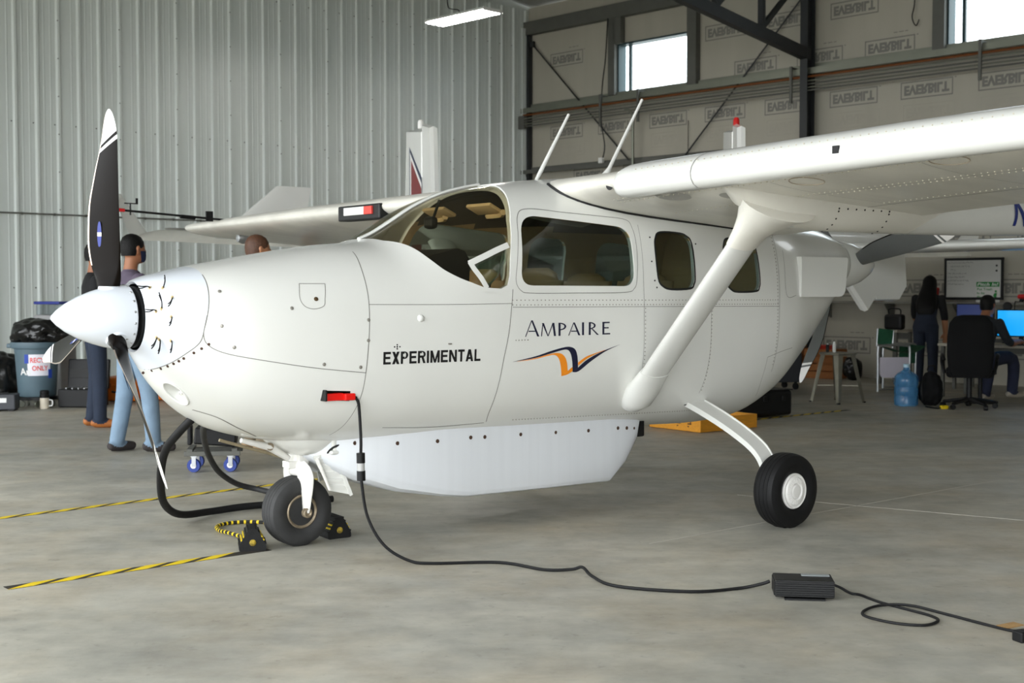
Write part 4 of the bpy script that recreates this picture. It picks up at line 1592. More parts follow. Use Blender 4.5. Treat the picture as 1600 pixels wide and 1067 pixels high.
def main_gear(side):
    hub = P(2.435, side * 1.262, .207)
    ax = (0, -side, 0)
    tm = MB()
    pr = tire_mesh(.2085, .155, .098)
    tm.lathe(pr, hub, ax, 56)
    for v in tm.v:
        if v.z < .006:
            v.z = .0
    tr = tm.build('main_tire', M_RUBBER, PL, 35)
    h = MB().lathe([(.100, .02), (.100, .064), (.094, .070), (.088, .066), (.082, .066), (.074, .074), (.048, .080), (.042, .074), (.040, .074), (.030, .080), (0, .082)], hub, ax, 48)
    h.build('hubcap', M_HUB, tr, 25)
    h = MB()
    Mx = frame_z(ax)
    for k in range(32):
        a = 2 * pi * k / 32
        r0, r1 = .049, .074
        h.bar(Mx @ Vector((r0 * cos(a), r0 * sin(a), .079)) + hub, Mx @ Vector((r1 * cos(a), r1 * sin(a), .0735)) + hub, .0045, .005, up=ax)
    for k in range(3):
        a = 2 * pi * k / 3 + .4
        h.lathe([(.004, .0), (.003, .003)], Mx @ Vector((.091 * cos(a), .091 * sin(a), .067)) + hub, ax, 6)
    h.build('hubcap_ribs', M_HUB, tr)['kind'] = 'stuff'
    # flat spring leg
    pts = spline([P(2.52, side * .40, .655), P(2.52, side * .52, .622), P(2.49, side * .78, .535), P(2.455, side * 1.0, .445), P(2.44, side * 1.10, .375), P(2.435, side * 1.15, .28), P(2.435, side * 1.165, .20)], 6)
    N = len(pts)
    L = MB()
    vs = []
    for i, p in enumerate(pts):
        t_ = (pts[min(i + 1, N - 1)] - pts[max(i - 1, 0)]).normalized()
        nn = Vector((1, 0, 0)).cross(t_).normalized()
        hw = .085 - .045 * i / (N - 1)
        th = .017 - .003 * i / (N - 1)
        for sx, sy in ((-1, -1), (1, -1), (1, 1), (-1, 1)):
            vs.append(p + Vector((1, 0, 0)) * hw * sx + nn * th * sy)
    fs = [(0, 1, 2, 3), tuple(4 * (N - 1) + k for k in (3, 2, 1, 0))]
    for i in range(N - 1):
        for k in range(4):
            k2 = (k + 1) % 4
            fs.append((4 * i + k, 4 * i + k2, 4 * i + 4 + k2, 4 * i + 4 + k))
    leg = L.add(vs, fs).build('main_gear_leg', M_CREAM, PL, 40)
    MB().tube([p + Vector((.075 - .03 * i / N, 0, .02)) for i, p in enumerate(pts[4:])], .007, 6).build('brake_line', M_BLACK if side < 0 else M_CREAM, leg)
    MB().lathe([(.05, -.06), (.05, .0)], hub, (0, side, 0), 16).build('axle', M_ALU, leg)
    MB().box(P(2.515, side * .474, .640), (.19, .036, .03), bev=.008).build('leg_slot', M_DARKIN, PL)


main_gear(1)
main_gear(-1)

# nose gear
NH = P(.045, 0, .180)
tm = MB().lathe(tire_mesh(.181, .150, .085), NH, (0, -1, 0), 56)
for v in tm.v:
    if v.z < .006:
        v.z = 0.0
nt_ = tm.build('nose_tire', mat('worn_grey_rubber', rgb(44, 44, 44), .7, var=.2, scale=12, bump=.1, bscale=150), PL, 35)
M_RIMD = mat('dirty_bronze_rim', rgb(150, 136, 114), .45, .5, var=.3, scale=30)
MB().lathe([(.088, .02), (.088, .058), (.082, .062), (.074, .056), (.070, .048), (.058, .046), (.054, .052), (.040, .050), (.036, .036), (.020, .036), (.018, .05), (0, .05)], NH, (0, -1, 0), 40).build('nose_rim', M_RIMD, nt_, 25)
MB().lathe([(.088, .02), (.088, .058), (.07, .048), (.03, .04), (0, .05)], NH, (0, 1, 0), 40).build('nose_rim', M_RIMD, nt_, 25)
M_FORK = mat('scuffed_white_enamel', rgb(226, 224, 218), .35, var=.06, scale=18)
F = MB()
for s in (1, -1):
    pts = spline([P(.02, 0, .405), P(.035, s * .055, .402), P(.045, s * .092, .375), P(.05, s * .100, .32), P(.048, s * .100, .25), P(.045, s * .098, .18)], 5)
    rr_ = [.040] * 6 + [.052] * 7 + [.048 - .0022 * i for i in range(len(pts) - 13)]
    F.tube(pts, rr_, 12, flat=.42, up=(1, 0, 0) if False else None)
fork = F.build('nose_fork', M_FORK, PL, 50)
for s in (1, -1):
    MB().lathe([(.026, 0), (.026, .022), (.018, .026), (.012, .018), (0, .018)], P(.045, s * .095, .18), (0, -s, 0), 18).build('axle_nut', M_RIMD, fork, 30)
MB().box(P(.005, .01, .425), (.06, .07, .035), bev=.004).build('steering_stop', M_FORK, fork)
S_ = MB().tube([P(.03, 0, .40), P(.075, 0, .56)], .032, 14).tube([P(.035, 0, .43), P(.06, 0, .52)], .042, 14)
S_.box(P(.06, .03, .475), (.06, .05, .11), bev=.008)
ns = S_.build('nose_strut', M_FORK, PL, 40)
MB().tube([P(-.02, .03, .46), P(-.14, .05, .53), P(-.30, .06, .575)], [.016, .02, .012], 10).build('drag_link', M_FORK, ns, 40)
MB().tube([P(-.02, -.05, .46), P(-.36, -.06, .57)], .008, 8).build('steering_rod', mat('grubby_steel', rgb(150, 138, 112), .5, .3, var=.2, scale=20), ns)
MB().lathe([(.02, -.012), (.02, .012)], P(-.14, .055, .532), (0, -1, 0), 12).build('link_bolt', M_RIMD, ns)
# wheel-well skirt and doors
mb = MB()
R = []
for a, z0, z1, w in ((-.13, .565, .66, .14), (-.07, .515, .66, .205), (0, .478, .65, .235), (.07, .462, .64, .245), (.14, .465, .63, .24), (.19, .485, .62, .225), (.205, .52, .62, .20)):
    R.append([P(a, w * math.copysign(abs(cos(q)) ** .8, cos(q)), z1 + (z1 - z0) * (math.copysign(abs(sin(q)) ** .8, sin(q)) if sin(q) < 0 else .0)) for q in [2 * pi * k / 32 for k in range(32)]])
mb.rings(R)
skirt = mb.build('gear_well_skirt', M_CREAM, PL, 50)
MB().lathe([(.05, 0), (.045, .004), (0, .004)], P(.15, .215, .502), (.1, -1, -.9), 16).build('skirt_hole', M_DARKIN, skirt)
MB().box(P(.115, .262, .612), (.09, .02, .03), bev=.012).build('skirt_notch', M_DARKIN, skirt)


def door(pts, th, name, m, ribs):
    """hanging door: four corners in plane coordinates"""
    c = [P(*p) for p in pts]
    n = (c[1] - c[0]).cross(c[3] - c[0]).normalized() * th
    mb = MB().add(c + [q + n for q in c], [(0, 1, 2, 3), (7, 6, 5, 4), (0, 4, 5, 1), (1, 5, 6, 2), (2, 6, 7, 3), (3, 7, 4, 0)])
    o = mb.build(name, m, PL)
    for k in range(ribs):
        t_ = .15 + .7 * k / max(1, ribs - 1)
        a_, b_ = c[0].lerp(c[3], t_), c[1].lerp(c[2], t_)
        for sgn in (0, 1):
            MB().bar(a_.lerp(b_, .12) + n * (1.25 if sgn else -.25), a_.lerp(b_, .82) + n * (1.25 if sgn else -.25), .018, .006, up=n).build('door_rib', m, o)
    a_, b_ = c[1], c[2]
    MB().bar(a_, b_, .016, .03, up=n).build('door_flange', m, o)
    return o


door([(.045, .175, .475), (.15, .20, .505), (.262, .18, .262), (.145, .165, .292)], .008, 'nose_gear_door', M_CREAM, 5)
door([(.20, -.10, .50), (.27, -.15, .50), (.30, -.15, .30), (.24, -.10, .30)], .008, 'nose_gear_door', M_CREAM, 3)
MB().tube([P(.06, .19, .47), P(.135, .185, .30)], .009, 8).build('door_rod', M_FORK, PL)
MB().box(P(.165, .225, .548), (.085, .03, .11), bev=.012).box(P(.175, .222, .498), (.13, .05, .022), bev=.008).build('door_hinge_bracket', M_CREAM, PL)


# ---- propellers
M_BLADE = mat('dark_composite_blade', rgb(20, 16, 13), .24, var=.15, scale=4, spec=.06)
M_TIPW = mat('white_blade_tip', rgb(238, 236, 232), .35, var=.02)
M_EDGE = mat('nickel_leading_edge', rgb(196, 180, 164), .28, .85, var=.06)


def blade(hub, phi, R, name='propeller_blade', pitch=0.0, face=None):
    er = P(0, sin(phi), cos(phi))
    et = P(0, -cos(phi), sin(phi))
    ea = Vector((1, 0, 0))
    cs = pchip_table([.13, .18, .25, .38, .55, .75, .86, .94, .985, 1.0], [.098, .118, .144, .168, .174, .152, .124, .088, .044, .014])
    bt = pchip_table([.13, .25, .4, .6, .8, 1.0], [52, 46, 37, 28, 22, 18])
    tk = pchip_table([.13, .18, .25, .4, .7, 1.0], [.075, .06, .035, .022, .012, .004])
    N = 70
    n = 28
    mb = MB()
    R_, fm = [], []
    rs = [.13 + .67 * (i / 39) for i in range(40)] + [.815, .835, .858, .866, .878, .886, .895, .905, .92, .935, .95, .962, .974, .984, .992, 1.0]
    N = len(rs)
    ss = lambda x: max(0, min(1, x)) ** 2 * (3 - 2 * max(0, min(1, x)))
    for q in rs:
        c, b_, t_ = cs(q), radians(bt(q) + pitch), tk(q)
        led = et * cos(b_) - ea * sin(b_)
        nrm = et * sin(b_) + ea * cos(b_)
        te = -.055 * min(1, c / .12)
        ring = []
        for k in range(n):
            u = 2 * pi * k / n
            xi = .5 - .5 * cos(u)          # 0 trailing .. 1 leading
            y = t_ * .5 * sin(u) * (.35 + .65 * sin(pi * min(1, xi * .62 + .38)) if q > .2 else 1)
            ring.append(hub + er * ((q - .07 * xi * ss((q - .40) / .42) * (1 - ss((q - .92) / .08))) * R) + led * (te + c * xi) + nrm * y)
        R_.append(ring)
    mb.rings(R_)
    for i in range(N - 1):
        for k in range(n):
            u = 2 * pi * (k + .5) / n
            xi = .5 - .5 * cos(u)
            rho = (rs[i] + rs[i + 1]) / 2
            if xi > .965 and rs[i] > .24:
                m_i = 2
            elif rho > .895 or .858 < rho < .878:
                m_i = 1
            else:
                m_i = 0
            fm.append(m_i)
    mb.m = fm + [0, 1]
    o = mb.build(name, [face or M_BLADE, M_TIPW, M_EDGE if not face else M_BLADE], PL, 40)
    # oval maker's sticker at mid blade
    if name == 'propeller_blade':
        q = .40
        b_ = radians(bt(q) + pitch)
        led, nrm = et * cos(b_) - ea * sin(b_), et * sin(b_) + ea * cos(b_)
        st = MB()
        for rows, mi in (((-1.0, -.15), 0), ((.15, 1.0), 0), ((-.15, .15), 1)):
            st.mi = mi
            vs, fs = [], []
            for i in range(9):
                v = rows[0] + (rows[1] - rows[0]) * i / 8
                hw = .011 * sqrt(max(0, 1 - v * v))
                b0 = hub + er * (q * R + v * .062)
                for sgn in (-1, 1):
                    vs.append(b0 + led * (.045 + sgn * hw) - nrm * (tk(q) * .5 + .0016))
            st.add(vs, [(2 * i, 2 * i + 1, 2 * i + 3, 2 * i + 2) for i in range(8)])
        st.build('maker_sticker', [mat('blue_sticker', rgb(24, 44, 130), .4), M_TIPW], o, fix=False)
    return o


FH = P(-.94, 0, 1.198)
for phi in (1.4, 139, -104):
    blade(FH, radians(phi), .97)
sp = MB().lathe([(0, -1.218), (.012, -1.212), (.035, -1.19), (.065, -1.15), (.096, -1.095), (.122, -1.03), (.140, -.97), (.150, -.91), (.154, -.865), (.150, -.86), (.0, -.86)], P(0, 0, 1.198), (1, 0, 0), 48).build('spinner', M_COWL, PL, 35)
for k in range(18):
    a = 2 * pi * k / 18
    MB().lathe([(.006, 0), (.004, .003)], P(-.875, .1535 * sin(a), 1.198 + .1535 * cos(a)), P(0, sin(a), cos(a)), 8).build('spinner_screw', M_ALU, sp)
for phi in (1.4, 139, -104):
    er = P(0, sin(radians(phi)), cos(radians(phi)))
    MB().lathe([(.050, .118), (.053, .135), (.050, .146), (.044, .146), (.042, .12)], FH, er, 24).build('blade_collar', M_COWL, sp, 40)
    et = P(0, -cos(radians(phi)), sin(radians(phi)))
    MB().box(FH + er * .125 + et * -.0 + Vector((.055, 0, 0)), (.05, .05, .05), rot=frame_z(er), bev=.006).build('blade_slot_shade', mat('shadowed_slot', rgb(120, 118, 112), .5), sp)  # grey block stands for the slot, its shade put into the colour
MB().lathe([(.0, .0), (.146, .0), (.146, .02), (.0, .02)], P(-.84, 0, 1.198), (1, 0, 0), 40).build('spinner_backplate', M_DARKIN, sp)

RH = P(4.60, 0, 1.51)
for phi in (77, -157, -40):
    blade(RH, radians(phi), .97, 'rear_propeller_blade', 0.0, mat('blade_sheen_grey', rgb(92, 94, 92), .35, var=.08, scale=4))  # dark blades; their grazing sheen is put into the grey base colour
MB().lathe([(.17, 4.47), (.175, 4.50), (.17, 4.62), (.14, 4.74), (.09, 4.86), (.04, 4.94), (0, 4.96)], P(0, 0, 1.51), (1, 0, 0), 40).build('rear_spinner', M_CREAM, PL, 40)

# =================================================================== second airplane parked behind, nose to the wall
KEEP = ('fuselage', 'nose_cowl', 'wing', 'winglet', 'tail_boom', 'tail_fin', 'horizontal_stabiliser', 'wing_strut', 'main_tire', 'main_gear_leg', 'nose_tire', 'nose_fork',
        'nose_strut', 'cabin_window', 'windshield', 'spinner', 'propeller_blade', 'rear_spinner', 'rear_propeller_blade', 'cooling_scoop')
PD = thing('airplane', 'second twin-boom airplane parked behind, tail fin with dark red panel', 'airplane', (.62, 18.97, 0), radians(-90))
SKIP_SUB = ('primer_patch', 'maker_sticker', 'access_cover', 'stall_vane', 'spinner_screw', 'strut_screws')
FINS = []
for ch in list(PL.children):
    if ch.name.split('.')[0] in KEEP:
        c = ch.copy()
        COL.objects.link(c)
        c.parent = PD
        for g in list(ch.children):
            if g.name.split('.')[0] in SKIP_SUB or 'registration' in g.name or 'patch' in g.name or g.get('kind'):
                continue
            d = g.copy()
            COL.objects.link(d)
            d.parent = c
        if c.name.startswith('tail_fin'):
            FINS.append(c)
M_RED = mat('dark_red_stripe', rgb(126, 14, 20), .35, var=.06)
M_GREENB = mat('dark_blue_stripe', rgb(18, 34, 70), .35, var=.06)
for f in FINS:
    left = sum(v.co.y for v in f.data.vertices) < 0
    piv = Vector((6.85, -1.47 if left else 1.47, 0))
    ang = radians(16 if left else -3)
    Rz = Matrix.Rotation(ang, 3, 'Z')
    f.rotation_euler = (0, 0, ang)
    f.location = piv - Rz @ piv
    l = 1.47 if left else -1.47
    tmp = slab_fin([(6.15, 1.86), (6.28, 2.30), (6.34, 2.88), (7.05, 2.80), (7.08, 1.30), (6.90, 1.12), (6.55, 1.45), (6.25, 1.74)], l, .09, 'tail_fin', M_CREAM, PD)
    f.data = tmp.data
    bpy.data.objects.remove(tmp)
    if left:
        for k, (m_, poly) in enumerate(((M_GREENB, [(6.50, 2.70), (7.06, 2.36), (7.06, 1.45), (6.50, 1.60)]), (M_TIPW, [(6.54, 2.64), (7.06, 2.31), (7.06, 1.45), (6.54, 1.60)]),
                                        (M_RED, [(6.60, 2.56), (7.06, 2.26), (7.06, 1.45), (6.60, 1.60)]))):
            MB().prism(poly, lambda a, z: P(a, l + .046 + .0015 * k, z), lambda a, z: P(a, l + .047 + .0015 * k, z)).build('fin_stripe', m_, f)
    MB().lathe([(.03, 0), (.03, .06), (.02, .08), (0, .085)], P(6.82 if left else 7.0, l, 2.84), (0, 0, 1), 12).build('beacon', M_TIPW if left else mat('red_beacon', rgb(206, 28, 26), .35), f, 40)

# =================================================================== nose-wheel chocks and rope
M_CHOCK = mat('worn_black_rubber', rgb(22, 22, 22), .7, var=.25, spec=.3, scale=25, bump=.15, bscale=90)


def chock(loc, rz, label):
    t = thing('wheel_chock', label, 'wheel chock', loc, rz, 'nose wheel chocks')
    prof = rounded_poly([(-.068, 0), (.068, 0), (.068, .03), (.020, .115), (-.020, .115), (-.068, .03)], .012, 3)
    MB().prism(prof, lambda x, z: (x, -.08, z), lambda x, z: (x, .08, z)).build('rubber_block', M_CHOCK, t)
    for k in range(5):
        for s in (-1, 1):
            p0 = Vector((s * (.0655 - k * .0105), 0, .038 + k * .0182))
            m_ = M_YELLOW if k in (1, 2) else M_CHOCK
            MB().bar(p0 + Vector((0, -.078, 0)), p0 + Vector((0, .078, 0)), .007, .007).build('grip_rib', m_, t)
    for s in (-1, 1):
        MB().lathe([(.017, 0), (.017, .005), (.010, .010), (0, .011)], (0, s * .08, .045), (0, s, 0), 10).build('rope_knot', mat('yellow_black_rope', rgb(150, 128, 40), .8, var=.6, scale=60), t)
    return t


c1 = chock((-1.335, 6.535, 0), radians(14), 'black rubber wheel chock in front of the nose wheel')
c2 = chock((-.965, 6.865, 0), radians(34), 'black and yellow rubber wheel chock behind the nose wheel')
rp = [(-1.36, 6.63, .045), (-1.44, 6.76, .02), (-1.53, 6.86, .02), (-1.60, 6.96, .012), (-1.64, 7.08, .012), (-1.60, 7.18, .012), (-1.50, 7.22, .012), (-1.38, 7.20, .012), (-1.22, 7.16, .012), (-1.06, 7.11, .04)]
S = spline(rp, 6)
rope = MB().tube(S, .010, 8).build('chock_rope', mat('black_rope', rgb(30, 28, 24), .85, var=.2, scale=40), None, 40)
tag(rope, 'black and yellow rope looping between the wheel chocks', 'rope')
for k in range(1, len(S) - 2, 2):
    d = S[k + 1] - S[k]
    MB().tube([S[k] - d * .05, S[k] + d * .6], .0108, 8).build('yellow_strand', M_YELLOW, rope, 40)

# =================================================================== hoses hanging from the cowl
def plane_w(a, l, z):
    v = Matrix.Rotation(TH, 3, 'Z') @ P(a, l, z)
    return N0 + v


h1 = [plane_w(-.50, -.02, .71), plane_w(-.545, -.12, .62), plane_w(-.555, -.27, .51), plane_w(-.50, -.46, .35), plane_w(-.38, -.70, .17), plane_w(-.20, -.90, .06), plane_w(.05, -1.05, .028),
      plane_w(.30, -1.08, .028), plane_w(.60, -1.02, .028), plane_w(.85, -1.0, .028)]
tag(MB().tube(spline(h1, 6), .021, 12).build('air_hose', M_RUBBER, None, 40), 'thick black hose looping from the chin to the floor', 'hose')
h2 = [plane_w(-.36, -.16, .66), Vector((-1.715, 7.10, .56)), Vector((-1.805, 7.5, .428)), Vector((-1.846, 7.8, .30)), Vector((-1.834, 8.0, .182)), Vector((-1.77, 8.2, .08)), Vector((-1.65, 8.29, .03)), Vector((-1.46, 8.12, .024)), Vector((-1.2, 7.95, .024))]
tag(MB().tube(spline(h2, 6), .018, 12).build('air_hose', mat('scuffed_rubber_hose', rgb(40, 40, 41), .6, var=.2, scale=30), None, 40), 'greyer thin hose curving down beside the blue-wheeled trolley', 'hose')

# =================================================================== charging lead, connector, charger brick
pw = plane_w(-.02, .475, .808)
PG = thing('charging_plug', 'bright red rectangular plug pushed into the fuselage socket', 'plug', plane_w(.0, .50, .808), TH)
M_REDP = mat('red_plastic', rgb(226, 22, 14), .4, var=.05)
MB().box((-.03, .0, .0), (.10, .05, .036), bev=.006).build('plug_body', M_REDP, PG)
MB().box((.045, -.02, -.002), (.06, .042, .034), bev=.006).build('plug_grip', M_REDP, PG)
MB().tube([(.07, -.025, -.004), (.085, -.03, -.012)], .009, 8).build('strain_relief', M_BLACK, PG)
cs_ = plane_w(.085, .53, .795)
lead = [cs_, cs_ + Vector((.012, -.005, -.04)), Vector((-.735, 6.21, .60)), Vector((-.735, 6.20, .50)), Vector((-.730, 6.20, .38)), Vector((-.70, 6.19, .22)), Vector((-.62, 6.17, .09)), Vector((-.50, 6.15, .02)),
        Vector((-.38, 6.14, .008)), Vector((-.06, 6.16, .008)), Vector((.15, 6.00, .008)), Vector((.28, 5.97, .016)), Vector((.33, 5.95, .03)), Vector((.37, 5.84, .012)), Vector((.47, 5.66, .008)),
        Vector((.78, 5.56, .008)), Vector((1.0, 5.62, .008)), Vector((1.10, 5.61, .03)), Vector((1.135, 5.60, .045))]
LD = tag(MB().tube(spline(lead, 7), .0075, 8).build('charging_lead', M_RUBBER, None, 40), 'black cable hanging from the red plug and snaking to the charger', 'cable')
k0, k1 = Vector((-.735, 6.20, .535)), Vector((-.733, 6.20, .40))
MB().tube([k0, k0.lerp(k1, .36)], .021, 14).build('connector_shell', M_BLACK, LD, 40)
MB().tube([k0.lerp(k1, .64), k1], .021, 14).build('connector_shell', M_BLACK, LD, 40)
MB().tube([k0.lerp(k1, .34), k0.lerp(k1, .66)], .0185, 14).build('connector_band', mat('grey_band', rgb(176, 176, 174), .4), LD, 40)
CH = thing('battery_charger', 'black finned charger brick lying on the concrete floor', 'charger', (1.262, 5.505, 0), radians(-7))
M_CHG = mat('black_anodised', rgb(14, 14, 15), .45, .2, var=.1)
MB().box((0, .01, .046), (.25, .15, .072), bev=.004).build('case', M_CHG, CH)
for k in range(7):
    MB().box((0, -.068, .018 + .0095 * k), (.246, .012, .0045)).build('cooling_fin', M_CHG, CH)
MB().box((.0, -.02, .004), (.17, .12, .008)).build('base_plate', M_BLACK, CH)
MB().box((.055, .05, .0835), (.12, .035, .002)).build('rating_label', mat('silver_label', rgb(150, 156, 158), .4), CH)
MB().box((-.127, .01, .046), (.004, .13, .06)).build('end_plate', M_BLACK, CH)
cord = [(1.388, 5.56, .045), (1.43, 5.55, .03), (1.475, 5.53, .008), (1.511, 5.503, .006), (1.558, 5.378, .006), (1.64, 5.249, .006), (1.70, 5.15, .006), (1.703, 5.075, .006), (1.629, 5.007, .006), (1.524, 5.036, .006),
        (1.437, 5.135, .006), (1.446, 5.225, .006), (1.536, 5.305, .010), (1.653, 5.285, .016), (1.771, 5.166, .008), (1.872, 5.017, .006), (1.95, 4.915, .006), (2.05, 4.88, .006), (2.3, 4.95, .006), (2.8, 5.0, .006)]
tag(MB().tube(spline(cord, 7), .006, 8).build('mains_cord', M_RUBBER, None, 40), 'black mains cord with one loop right of the charger', 'cable')
SB = thing('socket_block', 'small black socket block at the right edge of the floor', 'socket', (1.945, 4.80, 0), radians(20))
MB().box((0, 0, .021), (.09, .055, .042), bev=.006).build('body', M_BLACK, SB)
MB().box((0, 0, .0425), (.03, .025, .002)).build('socket_face', M_CHG, SB)
MB().tube(spline([(.045, 0, .02), (.09, .0, .02), (.3, -.12, .006), (.6, -.2, .006)], 4), .006, 6).build('cord', M_RUBBER, SB, 40)

# =================================================================== low trolley with blue castors, behind the nose
TR = thing('trolley', 'low dark trolley with blue castors behind the nose', 'trolley', (-2.20, 9.42, 0), radians(8))
M_BLUEW = mat('blue_castor_rubber', rgb(18, 48, 128), .5, var=.06)
for y in (-.13, .13):
    MB().box((0, y, .135), (.40, .035, .035), bev=.004).build('rail', M_GREYSTEEL, TR)
for x in (-.16, .16):
    MB().box((x, 0, .16), (.04, .30, .02)).build('cross_bar', M_GREYSTEEL, TR)
for x, y in ((-.13, -.13), (.13, -.13), (-.13, .13), (.13, .13)):
    w = MB().lathe([(.02, -.016), (.048, -.016), (.05, -.010), (.05, .010), (.048, .016), (.02, .016)], (x, y, .05), (.25, 1, 0), 24).build('castor_wheel', M_BLUEW, TR, 35)
    MB().lathe([(.022, -.018), (.022, .018)], (x, y, .05), (.25, 1, 0), 14).build('hub', M_WHITE, w, 35)
    MB().box((x, y - .026, .082), (.03, .004, .075)).box((x, y + .026, .082), (.03, .004, .075)).box((x, y, .117), (.045, .06, .006)).build('castor_fork', M_ALU, w)
MB().box((.02, 0, .25), (.30, .24, .12), rot=Matrix.Rotation(radians(5), 3, 'Y'), bev=.012).build('black_case', M_BLACK, TR)
MB().box((-.17, 0, .26), (.03, .12, .14), bev=.008).build('handle', M_BLACK, TR)

# =================================================================== wooden frame and black case under the tail
YW = mat('yellow_painted_wood', rgb(214, 146, 34), .6, var=.12, scale=12, stretch=(1, 8, 8), bump=.1)
YF = thing('wooden_dolly', 'low yellow wooden dolly frame on the floor behind the belly pod', 'dolly', (1.84, 12.30, 0), radians(38))
for (x, y, sx, sy) in ((0, -.32, .78, .035), (0, .32, .78, .035), (-.375, 0, .035, .62), (.375, 0, .035, .62)):
    MB().box((x, y, .07), (sx, sy, .13), bev=.004).build('side_board', YW, YF)
M_STENCIL = mat('stencil_ink', rgb(88, 52, 18), .7)
for x, s in ((-.20, .05), (-.06, .05)):
    MB().box((-.394, x, .075), (.001, s, .012)).box((-.394, x - .015, .095), (.001, .012, .03)).box((-.394, x + .015, .05), (.001, .02, .012)).build('stencil_mark', M_STENCIL, YF)
BK = thing('equipment_case', 'large black case on the floor behind the airplane belly', 'case', (2.50, 13.35, 0), radians(30))
MB().box((0, 0, .15), (.75, .42, .26), bev=.03).build('case_body', M_BLACK, BK)
for k in range(3):
    MB().box((-.25 + .25 * k, -.215, .20), (.05, .02, .05), bev=.005).build('latch', M_CHG, BK)
MB().box((0, 0, .285), (.76, .43, .012), bev=.004).build('lid_seam', M_CHG, BK)

# =================================================================== clutter along the left wall
BN = thing('waste_bin', 'blue-grey round waste bin on castors with a paper sign', 'bin', (-5.40, 14.55, 0), radians(0))
M_BIN = mat('blue_grey_plastic', rgb(82, 102, 112), .5, var=.05)
MB().lathe([(.20, .12), (.205, .14), (.235, .58), (.245, .66), (.275, .665), (.285, .70), (.28, .735), (.265, .735), (.26, .70), (.235, .68), (.20, .16), (0, .16)], (0, 0, 0), (0, 0, 1), 40).build('bin_body', M_BIN, BN, 35)
for s in (-1, 1):
    MB().box((s * .29, 0, .69), (.06, .14, .05), bev=.012).build('grip', M_BIN, BN)
MB().lathe([(.20, .08), (.22, .085), (.22, .115), (0, .115)], (0, 0, 0), (0, 0, 1), 24).build('bin_dolly', M_CHG, BN, 35)
for k in range(5):
    a = 2 * pi * k / 5
    MB().lathe([(.036, -.012), (.036, .012)], (.17 * cos(a), .17 * sin(a), .036), (cos(a + 1), sin(a + 1), 0), 12).box((.17 * cos(a), .17 * sin(a), .07), (.02, .02, .03)).build('castor', M_GIRT, BN, 35)
sg = MB()
vs, fs = [], []
for i in range(9):
    a = radians(-95 + 62 * i / 8)
    for z in (.36, .60):
        r = .205 + (z - .14) * .068 + .006
        vs.append((r * cos(a), r * sin(a), z))
fs = [(2 * i, 2 * i + 2, 2 * i + 3, 2 * i + 1) for i in range(8)]
sg.add(vs, fs)
sg = sg.build('paper_sign', mat('white_paper', rgb(232, 230, 238), .7, var=.02), BN, fix=False)


def bin_text(body, size, zc, a0, m, name, par, squash=1.0):
    t = text_mesh('t', body, size, m, bold=.002)
    vs = []
    for v in t.vertices:
        z = zc + v.co.y
        r = .205 + (z - .14) * .068 + .008
        a = radians(a0) + v.co.x * squash / r
        vs.append((r * cos(a), r * sin(a), z))
    MB().add(vs, [list(p.vertices) for p in t.polygons]).build(name, m, par, fix=False)
    bpy.data.meshes.remove(t)


M_REDINK = mat('red_marker', rgb(226, 96, 96), .7)
bin_text('RECYC', .075, .51, -88, M_REDINK, 'handwriting', sg, .85)
bin_text('ONLY', .075, .42, -83, M_REDINK, 'handwriting', sg, .85)
bin_text('An', .11, .37, -118, M_WHITE, 'bin_lettering', BN)
M_BTAPE = mat('blue_masking_tape', rgb(26, 62, 160), .6)
for a, z in ((-97, .55), (-33, .38)):
    r = .205 + (z - .14) * .068 + .009
    MB().box((r * cos(radians(a)), r * sin(radians(a)), z), (.045, .004, .10), rot=radians(a + 90)).build('tape_tab', M_BTAPE, BN)


def lump(c, r, seed, squash=(1, 1, 1), n=26, amp=.16):
    """crumpled bag: a sphere pushed in and out"""
    rnd = random.Random(seed)
    dirs = [Vector((rnd.uniform(-1, 1), rnd.uniform(-1, 1), rnd.uniform(-1, 1))).normalized() for _ in range(26)]
    am = [rnd.uniform(-1, 1) for _ in dirs]
    mb = MB()
    R = []
    for i in range(1, n):
        th = pi * i / n
        ring = []
        for k in range(2 * n):
            ph = 2 * pi * k / (2 * n)
            d = Vector((sin(th) * cos(ph), sin(th) * sin(ph), -cos(th)))
            f = 1.0
            for q, a in zip(dirs, am):
                x = d.dot(q)
                f += amp * a * math.exp(-8 * (1 - x)) + amp * .22 * a * sin(17 * x + a * 5) * .5
            p = Vector((d.x * squash[0], d.y * squash[1], d.z * squash[2])) * r * f + Vector(c)
            p.z = max(p.z, .002)
            ring.append(p)
        R.append(ring)
    mb.rings(R)
    return mb


M_BAG = mat('black_bin_liner', rgb(20, 20, 20), .26, var=.2, scale=14, bump=.6, bscale=18)
tag(lump((0, 0, .06), .27, 3, (1.15, 1.05, .72), amp=.24).build('bin_bag', M_BAG, None, 60, loc=(-5.34, 14.55, .735)), 'black bin liner bulging out of the blue-grey bin', 'bin bag')
tag(lump((0, 0, .30), .34, 5, (1.0, .9, .95)).build('bin_bag', M_BAG, None, 60, loc=(-6.02, 14.85, 0)), 'full black bin bag slumped left of the bin', 'bin bag')
tag(lump((0, 0, .14), .18, 9, (1.1, .8, .8)).build('bin_bag', M_BAG, None, 60, loc=(-5.95, 14.36, 0)), 'smaller black bag on the floor in front of the big one', 'bin bag')
CB = thing('tool_case', 'small dark case with white label at the left frame edge', 'case', (-5.60, 14.02, 0), radians(8))
MB().box((0, 0, .10), (.34, .22, .17), bev=.012).build('case_body', mat('dark_grey_case', rgb(48, 50, 56), .5), CB)
MB().box((.02, -.112, .12), (.12, .003, .05)).build('label_plate', M_WHITE, CB)
MB().box((0, 0, .19), (.16, .03, .02), bev=.008).build('handle', M_BLACK, CB)
